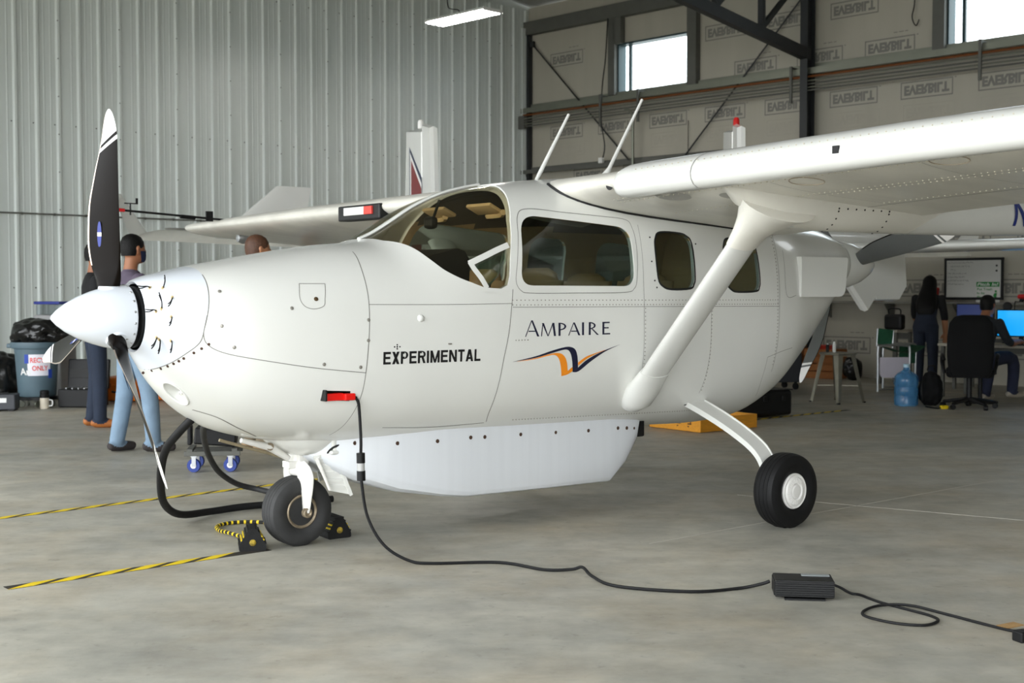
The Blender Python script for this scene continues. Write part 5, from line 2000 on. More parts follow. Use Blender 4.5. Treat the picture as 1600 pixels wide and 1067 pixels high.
MB().box((.12, 0, .008), (.06, .2, .016)).box((-.12, 0, .008), (.06, .2, .016)).build('feet', M_BLACK, CB)
FL = thing('flask', 'cream and black drinks flask standing before the bin', 'flask', (-5.21, 14.25, 0), 0)
MB().lathe([(.046, 0), (.05, .01), (.05, .10), (.048, .125)], (0, 0, 0), (0, 0, 1), 24).build('lower_body', mat('cream_enamel', rgb(206, 196, 178), .4), FL, 35)
MB().lathe([(.050, .122), (.052, .13), (.052, .15), (.048, .155)], (0, 0, 0), (0, 0, 1), 24).build('band', M_BLACK, FL, 35)
MB().lathe([(.048, .154), (.048, .17), (.05, .175), (.05, .195), (.04, .205), (0, .205)], (0, 0, 0), (0, 0, 1), 24).build('cap', M_BLACK, FL, 35)
MB().tube(spline([(.048, 0, .03), (.085, 0, .04), (.085, 0, .09), (.048, 0, .10)], 4), .008, 8).build('handle', M_WHITE, FL, 40)
OC = thing('tool_case', 'open black tool case with a raised lid beside the bin', 'case', (-4.86, 14.50, 0), radians(-4))
MB().box((0, 0, .105), (.46, .32, .20), bev=.012).build('base', M_BLACK, OC)
MB().box((0, .17, .36), (.48, .05, .34), rot=Matrix.Rotation(radians(-8), 3, 'X'), bev=.012).build('lid', M_BLACK, OC)
MB().box((0, .135, .37), (.42, .01, .10), rot=Matrix.Rotation(radians(-8), 3, 'X')).build('lid_pocket', mat('grey_foam', rgb(58, 58, 58), .9), OC)
for k in range(5):
    MB().tube([(-.16 + .07 * k, -.1, .212), (-.12 + .07 * k, .02, .215)], .010, 6).build('tool', M_ALU, OC)
for i, (x, y, z, lab) in enumerate(((-4.62, 15.25, 0, 'orange hard case on the floor behind the left man'), (-4.12, 15.38, 0, 'right-hand orange hard case behind the jeans-clad legs'))):
    o_ = thing('hard_case', lab, 'case', (x, y, z), radians(-6 + 5 * i), 'orange hard cases')
    MB().box((0, 0, .15), (.44, .34, .28), bev=.03).build('case_body', mat('orange_hard_plastic', rgb(226, 118, 22), .5, var=.05), o_)
    MB().box((0, 0, .20), (.455, .355, .012), bev=.004).build('lid_rim', mat('orange_hard_plastic', rgb(226, 118, 22)), o_)
    for s in (-.12, .12):
        MB().box((s, -.175, .19), (.05, .02, .06), bev=.006).build('latch', mat('dark_orange_latch', rgb(150, 76, 20), .5), o_)
    MB().tube(spline([(-.07, -.175, .13), (-.06, -.20, .12), (.06, -.20, .12), (.07, -.175, .13)], 4), .01, 8).build('handle', M_BLACK, o_, 40)
PK = thing('storage_tub', 'clear storage tub with blue lid behind the spinner tip', 'tub', (-5.55, 15.55, 0), radians(-20))
MB().box((0, 0, .52), (.40, .30, 1.0), bev=.02).build('shelf_box', mat('grey_carton', rgb(150, 150, 150), .7), PK)
MB().box((0, 0, 1.085), (.34, .26, .13), bev=.015).build('tub_body', glass('cloudy_tub', (.75, .78, .8)), PK)
MB().box((0, 0, 1.165), (.38, .29, .035), bev=.01).build('lid', mat('blue_lid', rgb(20, 40, 130), .4), PK)


# =================================================================== people
def limb(mb, pts, rads, n=14, sub=4):
    """tapered round limb with rounded ends"""
    S = spline(pts, sub)
    rr = []
    for i in range(len(S)):
        t = i / sub
        k = min(int(t), len(rads) - 2)
        f = t - k
        rr.append(rads[k] + (rads[k + 1] - rads[k]) * f)
    d0, d1 = (S[0] - S[1]).normalized(), (S[-1] - S[-2]).normalized()
    S = [S[0] + d0 * rr[0] * .8, S[0] + d0 * rr[0] * .45] + S + [S[-1] + d1 * rr[-1] * .45, S[-1] + d1 * rr[-1] * .8]
    rr = [rr[0] * .55, rr[0] * .88] + rr + [rr[-1] * .88, rr[-1] * .55]
    mb.tube(S, rr, n)


def torso(mb, sp, n=22):
    """sp: list of (x, y, z, half width, half depth) from seat to neck"""
    R = []
    for i, (x, y, z, w, d) in enumerate(sp):
        a, b = Vector(sp[max(i - 1, 0)][:3]), Vector(sp[min(i + 1, len(sp) - 1)][:3])
        t = (b - a).normalized()
        yy = Vector((1, 0, 0)).cross(t).normalized() * -1
        R.append([Vector((x, y, z)) + Vector((1, 0, 0)) * w * math.copysign(abs(cos(q)) ** .85, cos(q)) + yy * d * sin(q) for q in [2 * pi * k / n for k in range(n)]])
    mb.rings(R)


def hand(mb, w, d, side, curl=.5):
    """palm and five fingers from the wrist w along d"""
    w, d = Vector(w), Vector(d).normalized()
    s = d.cross(Vector((0, 0, 1)))
    s = s.normalized() if s.length > .1 else Vector((1, 0, 0))
    nrm = s.cross(d).normalized()
    limb(mb, [w, w + d * .05, w + d * .085], [.026, .034, .030], 10, 3)
    for k, L in enumerate((.062, .075, .08, .07)):
        b = w + d * .085 + s * (-.03 + .02 * k)
        limb(mb, [b, b + d * L * .5 - nrm * .01 * curl, b + d * L * .9 - nrm * L * .5 * curl], [.0095, .009, .0075], 8, 2)
    b = w + d * .03 + s * side * .03
    limb(mb, [b, b + d * .035 + s * side * .025, b + d * .065 + s * side * .03], [.012, .011, .009], 8, 2)


def person(label, loc, rz, torso_sp, neck, head, arms, legs, mats, hair='short', voxel=.011, head_yaw=0.0, bare=.45, extra=None, group=None):
    """one continuous body; mats: shirt, trousers, shoes, skin, hair"""
    body = MB()
    seg = []
    torso(body, torso_sp)
    for a, b in zip(torso_sp, torso_sp[1:]):
        seg.append((0 if a[2] > torso_sp[0][2] + .13 else 1, Vector(a[:3]), Vector(b[:3]), (a[3] + a[4]) / 2))
    limb(body, [neck[0], neck[1]], [.058, .054], 14, 3)
    hx, hy, hz = head
    Rz = Matrix.Rotation(head_yaw, 3, 'Z')
    R = []
    for z, w, d, oy in ((-.115, .030, .040, .030), (-.105, .048, .062, .026), (-.075, .060, .080, .016), (-.03, .071, .092, .004), (.02, .077, .098, 0), (.06, .073, .092, -.004), (.095, .055, .068, -.008), (.112, .028, .034, -.01)):
        R.append([Vector((hx, hy, hz + z)) + Rz @ Vector((w * cos(q), oy + d * sin(q), 0)) for q in [2 * pi * k / 20 for k in range(20)]])
    body.rings(R)
    # nose, brow, ears
    limb(body, [Vector((hx, hy, hz + .015)) + Rz @ Vector((0, .092, 0)), Vector((hx, hy, hz - .022)) + Rz @ Vector((0, .108, 0))], [.010, .016], 8, 2)
    for s in (-1, 1):
        limb(body, [Vector((hx, hy, hz + .012)) + Rz @ Vector((s * .078, -.006, 0)), Vector((hx, hy, hz - .03)) + Rz @ Vector((s * .075, .0, 0))], [.015, .011], 8, 2)
    for a in arms:
        limb(body, a[:3], [.062, .050, .033], 12)
        seg.append((0, Vector(a[0]), Vector(a[1]), .055))
        m = Vector(a[0]).lerp(Vector(a[1]), bare * 2) if bare < .5 else Vector(a[1])
        seg.append((3, m, Vector(a[1]), .05))
        seg.append((3, Vector(a[1]), Vector(a[2]), .04))
        dr_ = Vector(a[3]) if len(a) > 3 else Vector(a[2]) - Vector(a[1])
        hand(body, a[2], dr_, 1 if a[0][0] < 0 else -1)
        seg.append((3, Vector(a[2]), Vector(a[2]) + dr_.normalized() * .16, .03))
    for lg in legs:
        limb(body, lg[:3], [.094, .072, .062], 14)
        seg.append((1, Vector(lg[0]), Vector(lg[1]), .09))
        seg.append((1, Vector(lg[1]), Vector(lg[2]) + Vector((0, 0, .0)), .065))
        an, f = Vector(lg[2]), Vector(lg[3]).normalized()
        g0 = an + Vector((0, 0, -.045))
        limb(body, [g0 - f * .055, g0 + f * .04 + Vector((0, 0, -.006)), g0 + f * .15 + Vector((0, 0, -.012))], [.040, .044, .036], 12, 4)
        seg.append((2, g0 - f * .09 + Vector((0, 0, -.03)), g0 + f * .19 + Vector((0, 0, -.03)), .04))
    me = body.mesh('body', mats[0])
    o = bpy.data.objects.new('tmp_body', me)
    COL.objects.link(o)
    md = o.modifiers.new('r', 'REMESH')
    md.mode = 'VOXEL'
    md.voxel_size = voxel
    sm = o.modifiers.new('s', 'SMOOTH')
    sm.factor = .5
    sm.iterations = 4
    dg = bpy.context.evaluated_depsgraph_get()
    m2 = bpy.data.meshes.new_from_object(o.evaluated_get(dg))
    bpy.data.objects.remove(o)
    m2.materials.clear()
    for m in mats[:4]:
        m2.materials.append(m)
    nz = Vector(neck[0]).z + .02
    idx = []
    nb, nh = Vector(neck[0]), Vector(head)
    for p in m2.polygons:
        c = p.center
        best, bi = 1e9, 0
        for mi, a, b, r in seg:
            ab = b - a
            t = max(0, min(1, (c - a).dot(ab) / max(ab.length_squared, 1e-9)))
            d = (c - (a + ab * t)).length - r
            if d < best:
                best, bi = d, mi
        if (c - nh).length < .14 or (c - nb.lerp(nh, .35)).length < .075:
            bi = 3
        idx.append(bi)
    m2.polygons.foreach_set('material_index', idx)
    m2.polygons.foreach_set('use_smooth', [True] * len(m2.polygons))
    # sink or lift so that the soles meet the floor
    lo = min(v.co.z for v in m2.vertices)
    for v in m2.vertices:
        if v.co.z < .012:
            v.co.z = max(0.0, v.co.z * .6)
    t = tag(link_mesh('person', m2, None, loc, (0, 0, rz)), label, 'person', group)
    # hair
    hb = MB()
    R = []
    if hair == 'short':
        rows = ((-.055, .066, .058, -.040), (-.02, .0775, .086, -.022), (.02, .082, .101, -.010), (.06, .079, .098, -.010), (.098, .062, .076, -.012), (.118, .038, .044, -.014), (.126, .010, .012, -.014))
    else:
        rows = ((-.40, .09, .03, -.315), (-.36, .125, .05, -.305), (-.28, .135, .065, -.275), (-.20, .13, .075, -.225), (-.12, .12, .09, -.15), (-.05, .105, .10, -.07), (.02, .096, .112, -.018),
                (.07, .090, .108, -.012), (.105, .070, .084, -.012), (.128, .040, .046, -.014), (.136, .010, .012, -.014))
    for z, w, d, oy in rows:
        R.append([Vector((hx, hy, hz + z)) + Rz @ Vector((w * cos(q), oy + d * sin(q), 0)) for q in [2 * pi * k / 24 for k in range(24)]])
    hb.rings(R)
    hb.build('hair', mats[4], t, 60)
    if extra:
        extra(t, Vector((hx, hy, hz)), Rz)
    return t


def cloth(name, c, v=.12):
    return mat(name, rgb(*c), .85, var=v, scale=7, bump=.25, bscale=30)


SKIN_A = mat('brown_skin', rgb(150, 98, 68), .55, var=.06, scale=12)
SKIN_B = mat('light_brown_skin', rgb(176, 122, 88), .55, var=.06, scale=12)
HAIR_K = mat('black_hair', rgb(10, 8, 7), .6, spec=.25, var=.25, scale=60, bump=.4, bscale=120)
HAIR_B = mat('brown_hair', rgb(82, 52, 34), .55, var=.25, scale=60, bump=.4, bscale=120)
TORSO = lambda sh=0: [(0, 0, .84, .145, .105), (0, -.005, .93, .165, .118), (0, 0, 1.02, .155, .112), (0, .0, 1.12, .152, .108), (0, .0, 1.25, .172, .118), (0, -.005, 1.36, .180, .112), (0, -.01, 1.43, .165, .085), (0, -.01, 1.475, .095, .065)]
NECK = [(0, -.01, 1.47), (0, .005, 1.57)]
HEAD = (0, .02, 1.655)


def mask(t, h, Rz):
    mb = MB()
    R = []
    for z, w, d, oy in ((-.105, .045, .060, .034), (-.085, .062, .082, .024), (-.05, .070, .096, .014), (-.015, .072, .098, .008)):
        R.append([h + Vector((0, 0, z)) + Rz @ Vector((w * cos(q), oy + d * sin(q), 0)) for q in [radians(8) + radians(164) * k / 16 for k in range(17)]])
    n = 17
    vs = [p for r in R for p in r]
    mb.add(vs, [(i * n + k, i * n + k + 1, (i + 1) * n + k + 1, (i + 1) * n + k) for i in range(3) for k in range(n - 1)])
    mb.build('face_mask', mat('navy_face_mask', rgb(20, 30, 66), .8), t, 60, fix=False)


SH_GREY = mat('charcoal_shoe', rgb(52, 46, 46), .8, var=.1)
person('man in purple-grey shirt and light blue jeans with navy face mask', (-3.10, 10.45, 0), radians(-50), TORSO(), NECK, HEAD,
       [[(-.185, -.01, 1.405), (-.235, .02, 1.15), (-.10, .20, 1.12), (1, .3, .1)], [(.185, -.01, 1.405), (.235, .02, 1.15), (.10, .22, 1.10), (-1, .3, .1)]],
       [[(-.085, 0, .90), (-.10, -.02, .50), (-.11, -.09, .095), (-.25, 1, 0)], [(.085, 0, .90), (.11, .09, .50), (.12, .12, .095), (.3, 1, 0)]],
       [cloth('purple_grey_shirt', (86, 76, 92)), cloth('light_blue_jeans', (120, 142, 162)), SH_GREY, SKIN_A, HAIR_K], head_yaw=radians(8), extra=mask)
person('man in black shirt, dark navy jeans and brown shoes behind the propeller', (-4.02, 12.35, 0), radians(-62), TORSO(), NECK, HEAD,
       [[(-.185, -.01, 1.405), (-.24, -.03, 1.14), (-.22, .10, .92)], [(.185, -.01, 1.405), (.24, -.03, 1.14), (.22, .10, .92)]],
       [[(-.085, 0, .90), (-.09, .02, .50), (-.09, -.02, .095), (-.1, 1, 0)], [(.085, 0, .90), (.10, .02, .50), (.10, .02, .095), (.15, 1, 0)]],
       [cloth('black_shirt', (14, 14, 17)), cloth('navy_jeans', (30, 40, 58)), mat('tan_leather_shoe', rgb(164, 98, 44), .55, var=.12), SKIN_A, HAIR_K])
person('person with brown hair just showing over the airplane nose', (-2.11, 10.58, 0), radians(-60), TORSO(), NECK, HEAD,
       [[(-.185, -.01, 1.405), (-.235, .02, 1.15), (-.16, .16, .98)], [(.185, -.01, 1.405), (.235, .02, 1.15), (.16, .16, .98)]],
       [[(-.085, 0, .90), (-.09, .02, .50), (-.09, -.02, .095), (-.1, 1, 0)], [(.085, 0, .90), (.10, .02, .50), (.10, .02, .095), (.15, 1, 0)]],
       [cloth('grey_shirt', (90, 92, 96)), cloth('khaki_trousers', (120, 108, 88)), mat('sand_suede_shoe', rgb(168, 140, 106), .8, var=.1), SKIN_B, HAIR_B])
person('person with dark hair barely visible behind the windshield base', (-1.97, 12.60, 0), radians(60), TORSO(), NECK, HEAD,
       [[(-.185, -.01, 1.405), (-.235, .02, 1.15), (-.16, .16, .98)], [(.185, -.01, 1.405), (.235, .02, 1.15), (.16, .16, .98)]],
       [[(-.085, 0, .90), (-.09, .02, .50), (-.09, -.02, .095), (-.1, 1, 0)], [(.085, 0, .90), (.10, .02, .50), (.10, .02, .095), (.15, 1, 0)]],
       [cloth('blue_shirt', (58, 72, 104)), cloth('dark_trousers', (40, 40, 44)), SH_GREY, SKIN_B, HAIR_K])

# =================================================================== work corner along the right wall
def hthing(name, label, cat, u, s, z=0.0, rot=0.0, group=None):
    """thing placed in hangar coordinates; local x runs along the right wall, -y faces the room"""
    return thing(name, label, cat, W(u, s, z), HANG_ROT + rot, group)


def flat_text(body, size, m, x, y, z, name, parent, bold=0.0, shear=0.0, width=None):
    t = text_mesh('t', body, size, m, bold=bold, shear=shear)
    xs = [v.co.x for v in t.vertices]
    k = 1.0 if width is None else width / (max(xs) - min(xs))
    vs = [(x + (v.co.x - min(xs)) * k, y, z + v.co.y) for v in t.vertices]
    o = MB().add(vs, [list(p.vertices) for p in t.polygons]).build(name, m, parent, fix=False)
    bpy.data.meshes.remove(t)
    return o


M_SHELFW = mat('grey_shelf_board', rgb(128, 126, 118), .6, var=.06)
SH = hthing('wall_shelf', 'long grey shelf fixed along the wrapped wall', 'shelf', 6.3, .15)
MB().box((2.9, 0, 1.135), (5.8, .28, .03), bev=.004).build('shelf_board', M_SHELFW, SH)
for k in range(6):
    MB().prism([(.13, 1.12), (-.12, 1.12), (-.12, 1.10), (.11, .90), (.13, .90)], lambda y, z: (.2 + 1.05 * k, y, z), lambda y, z: (.23 + 1.05 * k, y, z)).build('bracket', M_GREYSTEEL, SH)

WB = hthing('whiteboard', 'black-framed whiteboard with handwriting standing on the shelf', 'whiteboard', 8.40, .10, 1.165)
MB().box((.425, 0, .31), (.82, .02, .52)).build('board', mat('whiteboard_enamel', rgb(196, 196, 192), .3, var=.02), WB)
for c, d in (((.425, -.005, .035), (.86, .04, .035)), ((.425, -.005, .585), (.86, .04, .035)), ((.012, -.005, .31), (.028, .04, .58)), ((.838, -.005, .31), (.028, .04, .58))):
    MB().box(c, d, bev=.004).build('frame_rail', M_BLACK, WB)
rnd = random.Random(4)
for k in range(7):
    z = .535 - .05 * k
    wr = MB()
    x = .05 if k not in (1, 2) else .09
    x_end = x + (.34, .26, .08, .26, .24, .28, .24)[k]
    while x < x_end:
        n = rnd.randint(2, 5)
        pts = [(x + .010 * i, -.0125, z + rnd.uniform(-.008, .008)) for i in range(n + 1)]
        wr.tube(pts, .0022, 4)
        x += .010 * n + .014
    wr.build('handwriting', mat('black_marker', rgb(60, 60, 66), .7), WB)['kind'] = 'stuff'
for z in (.49, .42):
    MB().lathe([(.013, 0), (.013, .008), (.008, .010)], (.76, -.011, z), (0, -1, 0), 14).build('magnet', M_BLACK, WB, 35)
PS = MB().box((.64, -.015, .12), (.34, .006, .30)).build('poster', mat('poster_paper', rgb(206, 206, 200), .6, var=.02), WB)
M_GRN = mat('poster_green', rgb(16, 118, 44), .6, var=.03)
MB().box((.64, -.0185, .232), (.33, .001, .068)).build('poster_header', M_GRN, PS)
flat_text('Pitch In!', .062, M_WHITE, .488, -.0195, .211, 'poster_lettering', PS, .001, .2, .30)
flat_text('Put Trash', .046, M_GRN, .485, -.0185, .150, 'poster_lettering', PS, .001, 0, .22)
flat_text('In Its', .046, M_GRN, .485, -.0185, .095, 'poster_lettering', PS, .001, 0, .11)
flat_text('Place', .046, M_GRN, .485, -.0185, .040, 'poster_lettering', PS, .001, 0, .13)
MB().lathe([(.016, 0), (.016, .001)], (.755, -.0185, .135), (0, -1, 0), 12).prism([(.735, .04), (.765, .04), (.772, .118), (.735, .11), (.718, .08)], lambda x, z: (x, -.0185, z), lambda x, z: (x, -.0195, z)).build('poster_figure', M_GRN, PS)['kind'] = 'stuff'

# things on the shelf
o = hthing('table_lamp', 'blue globe lamp on a silver foot on the shelf', 'lamp', 7.57, .16, 1.15)
MB().lathe([(.055, 0), (.05, .015), (.025, .03), (.025, .06), (.05, .075)], (0, 0, 0), (0, 0, 1), 20).build('foot', M_ALU, o, 35)
MB().lathe([(.045, .07), (.07, .10), (.08, .14), (.07, .18), (.045, .205)], (0, 0, 0), (0, 0, 1), 24).build('globe', mat('cobalt_blue', rgb(22, 60, 168), .3), o, 60)
MB().lathe([(.046, .204), (.05, .22), (.03, .245), (0, .25)], (0, 0, 0), (0, 0, 1), 20).build('cap', mat('amber_cap', rgb(120, 84, 52), .4), o, 60)
for k, (u, h, r, c, lab) in enumerate(((8.17, .22, .055, (176, 30, 28), 'tall red tumbler on the shelf left of the whiteboard'), (8.29, .19, .05, (150, 34, 30), 'shorter red cup right beside the whiteboard frame'))):
    o = hthing('cup', lab, 'cup', u, .16, 1.15)
    MB().lathe([(r * .72, 0), (r * .76, .01), (r, h - .03), (r * 1.08, h - .025), (r * 1.08, h), (r * .95, h), (r * .9, h - .03), (r * .6, .02), (0, .02)], (0, 0, 0), (0, 0, 1), 24).build('cup_body', mat('red_tumbler_%d' % k, rgb(*c), .4), o, 35)
    MB().lathe([(r * .95, h - .004), (r * .95, h + .01), (r * .3, h + .014), (0, h + .014)], (0, 0, 0), (0, 0, 1), 24).build('lid', mat('red_lid', rgb(196, 30, 30), .4), o, 35)
o = hthing('tape_roll', 'brown roll of packing tape lying on the shelf', 'tape roll', 7.40, .17, 1.15)
MB().lathe([(.04, 0), (.075, 0), (.075, .05), (.04, .05), (.04, 0)], (0, 0, 0), (0, 0, 1), 28).build('roll', mat('brown_tape', rgb(120, 88, 66), .4), o, 35)
MB().lathe([(.034, .002), (.04, .002), (.04, .048), (.034, .048), (.034, .002)], (0, 0, 0), (0, 0, 1), 28).build('core', mat('cardboard_core', rgb(150, 124, 92), .8), o, 35)
o = hthing('cordless_drill', 'red and black cordless drill lying on the shelf', 'drill', 9.62, .17, 1.16)
MB().lathe([(.02, -.13), (.03, -.12), (.035, -.05), (.036, .05), (.02, .07)], (0, 0, .07), (1, 0, 0), 16).build('motor_housing', mat('tool_red', rgb(188, 24, 26), .4), o, 40)
MB().lathe([(.022, .065), (.02, .10), (.008, .12), (.006, .16)], (-.0, 0, .07), (1, 0, 0), 14).build('chuck', M_BLACK, o, 40)
MB().prism([(-.09, .05), (-.04, .05), (-.06, -.005), (-.11, -.005)], lambda x, z: (x, -.018, z + .0), lambda x, z: (x, .018, z)).build('grip', M_BLACK, o)
MB().tube(spline([(-.09, 0, .0), (-.1, -.10, .0), (-.1, -.16, -.02), (-.1, -.17, -.3), (-.12, -.17, -.5)], 4), .006, 6).build('cord', M_BLACK, o, 40)

# desks, screens
M_DESK = mat('pale_desk_laminate', rgb(176, 170, 154), .5, var=.05)


def desk(name, label, u, s, lx, ly, h, rot=0.0):
    d = hthing(name, label, 'desk', u, s, 0, rot)
    MB().box((0, 0, h - .015), (lx, ly, .03), bev=.004).build('desk_top', M_DESK, d)
    for sx in (-1, 1):
        for sy in (-1, 1):
            MB().box((sx * (lx / 2 - .05), sy * (ly / 2 - .05), (h - .03) / 2), (.04, .04, h - .03)).build('leg', M_GREYSTEEL, d)
    MB().box((0, ly / 2 - .05, h - .09), (lx - .14, .02, .08)).build('apron', M_GREYSTEEL, d)
    return d


desk('desk', 'pale desk in front of the seated man at the right edge', 10.52, 2.02, 2.1, .72, .66)
desk('desk', 'pale desk by the wall under the whiteboard', 9.65, .82, 1.3, .62, .72)
desk('side_table', 'small pale table left of the standing woman', 7.98, .72, .34, .50, .76)


def monitor(label, u, s, z, w, h, c, e, rot):
    m_ = hthing('monitor', label, 'monitor', u, s, z, rot)
    MB().box((0, 0, .10 + h / 2), (w, .035, h), bev=.006).build('housing', M_BLACK, m_)
    MB().box((0, -.0185, .10 + h / 2), (w - .03, .002, h - .03)).build('screen', mat('screen_%d' % int(u * 10), rgb(*c), .3, emit=e, var=.0), m_)
    MB().box((0, .01, .06), (.05, .03, .12)).build('stand', M_BLACK, m_)
    MB().box((0, 0, .006), (.22, .16, .012), bev=.004).build('stand_foot', M_BLACK, m_)


monitor('bright blue computer screen at the right edge of the photo', 10.45, 2.22, .66, .56, .33, (20, 150, 226), .55, radians(14))
monitor('dim blue computer screen half hidden behind the office chair', 9.28, .98, .72, .52, .32, (44, 60, 120), .10, 0)
o = hthing('laptop_bag', 'black bag with a handle on the small table', 'bag', 7.98, .74, .76)
MB().box((0, 0, .11), (.28, .14, .22), bev=.04).build('bag_body', M_BLACK, o)
MB().tube(spline([(-.09, 0, .21), (-.08, -.01, .29), (.08, -.01, .29), (.09, 0, .21)], 5), .010, 8).build('handle', M_BLACK, o, 40)
o = hthing('signal_paddle', 'black round paddle with a yellow handle behind the desk', 'paddle', 10.05, 1.72, .66)
MB().lathe([(.012, 0), (.012, .40)], (0, 0, 0), (0, 0, 1), 12).build('handle', M_YELLOW, o, 35)
MB().lathe([(.05, -.014), (.058, -.006), (.058, .006), (.05, .014)], (0, 0, .455), (0, 1, 0), 24).build('head', M_BLACK, o, 35)
MB().lathe([(.06, 0), (.06, .012), (.02, .02)], (0, 0, 0), (0, 0, 1), 20).build('foot', M_BLACK, o, 35)

# office chair
OC_ = thing('office_chair', 'tall black padded office chair with its back to the camera', 'chair', (5.02, 14.02, 0), radians(-18))
M_FAB = mat('black_chair_fabric', rgb(14, 14, 15), .85, var=.15, spec=.25, bump=.2)
R = []
for z, w, d, oy in ((.36, .19, .045, .07), (.42, .225, .06, .06), (.60, .245, .065, .03), (.80, .245, .06, .0), (.96, .225, .055, -.03), (1.03, .17, .04, -.045), (1.05, .10, .02, -.05)):
    R.append([Vector((w * math.copysign(abs(cos(q)) ** .5, cos(q)), oy + d * math.copysign(abs(sin(q)) ** .8, sin(q)), z)) for q in [2 * pi * k / 32 for k in range(32)]])
MB().rings(R).build('backrest', M_FAB, OC_, 60)
MB().box((.0, .30, .40), (.50, .48, .10), bev=.04).build('seat', M_FAB, OC_, 60)
for s in (-1, 1):
    MB().tube(spline([(s * .26, .40, .38), (s * .29, .40, .50), (s * .29, .34, .59), (s * .29, .12, .60), (s * .27, .06, .55)], 5), .02, 8).build('armrest', M_BLACK, OC_, 40)
MB().tube([(0, .26, .10), (0, .26, .36)], .03, 12).build('gas_column', M_BLACK, OC_, 40)
for k in range(5):
    a = 2 * pi * k / 5 + .3
    e = Vector((.29 * cos(a), .26 + .29 * sin(a), .065))
    lg = MB().tube([(0, .26, .105), e], [.03, .018], 8).build('base_leg', M_BLACK, OC_, 40)
    MB().lathe([(.028, -.022), (.03, 0), (.028, .022)], (e.x, e.y, .03), (cos(a + 1), sin(a + 1), 0), 14).build('castor', M_BLACK, lg, 40)

# seated man, standing woman
SP = [(0, 0, .46, .165, .12), (0, -.03, .54, .17, .125), (0, -.03, .66, .155, .11), (0, .0, .80, .172, .118), (0, .035, .90, .182, .112), (0, .055, .965, .165, .085), (0, .065, 1.005, .095, .065)]
person('seated man in dark polo shirt leaning towards the blue screen', (5.50, 15.00, 0), radians(-48), SP, [(0, .07, 1.0), (0, .11, 1.085)], (0, .135, 1.14),
       [[(-.185, .05, .935), (-.25, .13, .72), (-.22, .37, .71), (0, 1, 0)], [(.185, .05, .935), (.26, .14, .72), (.24, .40, .71), (0, 1, 0)]],
       [[(-.09, .02, .50), (-.12, .42, .47), (-.12, .34, .10), (0, 1, 0)], [(.09, .02, .50), (.16, .43, .50), (.12, .52, .13), (.3, 1, .0)]],
       [cloth('dark_polo', (30, 34, 38)), cloth('dark_blue_trousers', (30, 36, 58)), mat('grey_suede_shoe', rgb(150, 142, 128), .8), SKIN_A, HAIR_K], bare=.3, voxel=.010)
o = thing('task_stool', 'round black stool under the seated man', 'stool', (5.50, 15.00, 0), radians(-48))
MB().lathe([(.16, .33), (.18, .34), (.18, .375), (.15, .385), (0, .385)], (0, -.02, 0), (0, 0, 1), 28).build('seat', M_FAB, o, 40)
MB().tube([(0, -.02, .05), (0, -.02, .34)], .025, 12).build('column', M_BLACK, o, 40)
MB().lathe([(.20, 0), (.20, .02), (.04, .05)], (0, -.02, 0), (0, 0, 1), 28).build('base', M_BLACK, o, 40)
SPW = [(0, -.06, .76, .15, .11), (0, -.07, .85, .165, .12), (0, -.03, .96, .135, .095), (0, .02, 1.06, .145, .098), (0, .07, 1.16, .155, .10), (0, .11, 1.23, .15, .085), (0, .135, 1.275, .085, .06)]
person('woman with long black hair in black shirt leaning over the desk', (5.66, 17.50, 0), radians(-28), SPW, [(0, .14, 1.27), (0, .19, 1.34)], (0, .215, 1.385),
       [[(-.165, .11, 1.20), (-.20, .22, .98), (-.16, .36, .84), (0, 1, -.5)], [(.165, .11, 1.20), (.215, .12, .95), (.225, .14, .74), (0, .1, -1)]],
       [[(-.08, -.06, .82), (-.09, -.02, .46), (-.09, -.05, .095), (0, 1, 0)], [(.08, -.06, .82), (.09, -.02, .46), (.09, -.03, .095), (.1, 1, 0)]],
       [cloth('black_tee', (14, 14, 16)), cloth('dark_jeans', (30, 38, 54)), mat('pale_trainer', rgb(120, 112, 100), .7), SKIN_B, HAIR_K], hair='long', bare=.25, voxel=.010)

# black rucksack, yellow lead connector
o = lump((0, 0, .18), .16, 21, (.9, .75, 1.25), amp=.16).build('rucksack', M_FAB, None, 60, loc=(4.80, 14.66, 0))
tag(o, 'black rucksack on the floor left of the office chair', 'bag')
MB().tube(spline([(-.12, -.12, .32), (-.17, -.20, .22), (-.16, -.2, .08), (-.12, -.12, .04)], 5), .012, 8).build('strap', M_BLACK, o, 40)
MB().tube(spline([(-.04, 0, .40), (-.03, -.02, .45), (.03, -.02, .45), (.04, 0, .40)], 5), .009, 8).build('grab_handle', M_BLACK, o, 40)
o = thing('extension_plug', 'yellow extension plug on a black lead beside the rucksack', 'plug', (4.80, 14.2, 0), radians(15))
MB().box((0, 0, .02), (.09, .05, .04), bev=.01).build('plug_body', M_YELLOW, o)
MB().tube(spline([(-.045, 0, .015), (-.07, .01, .008), (-.09, .1, .008), (-.08, .2, .008), (-.07, .25, .008)], 5), .008, 6).build('lead', M_BLACK, o, 40)

# water bottle
o = thing('water_bottle', 'big blue plastic water cooler bottle on the floor', 'bottle', (4.50, 14.60, 0))


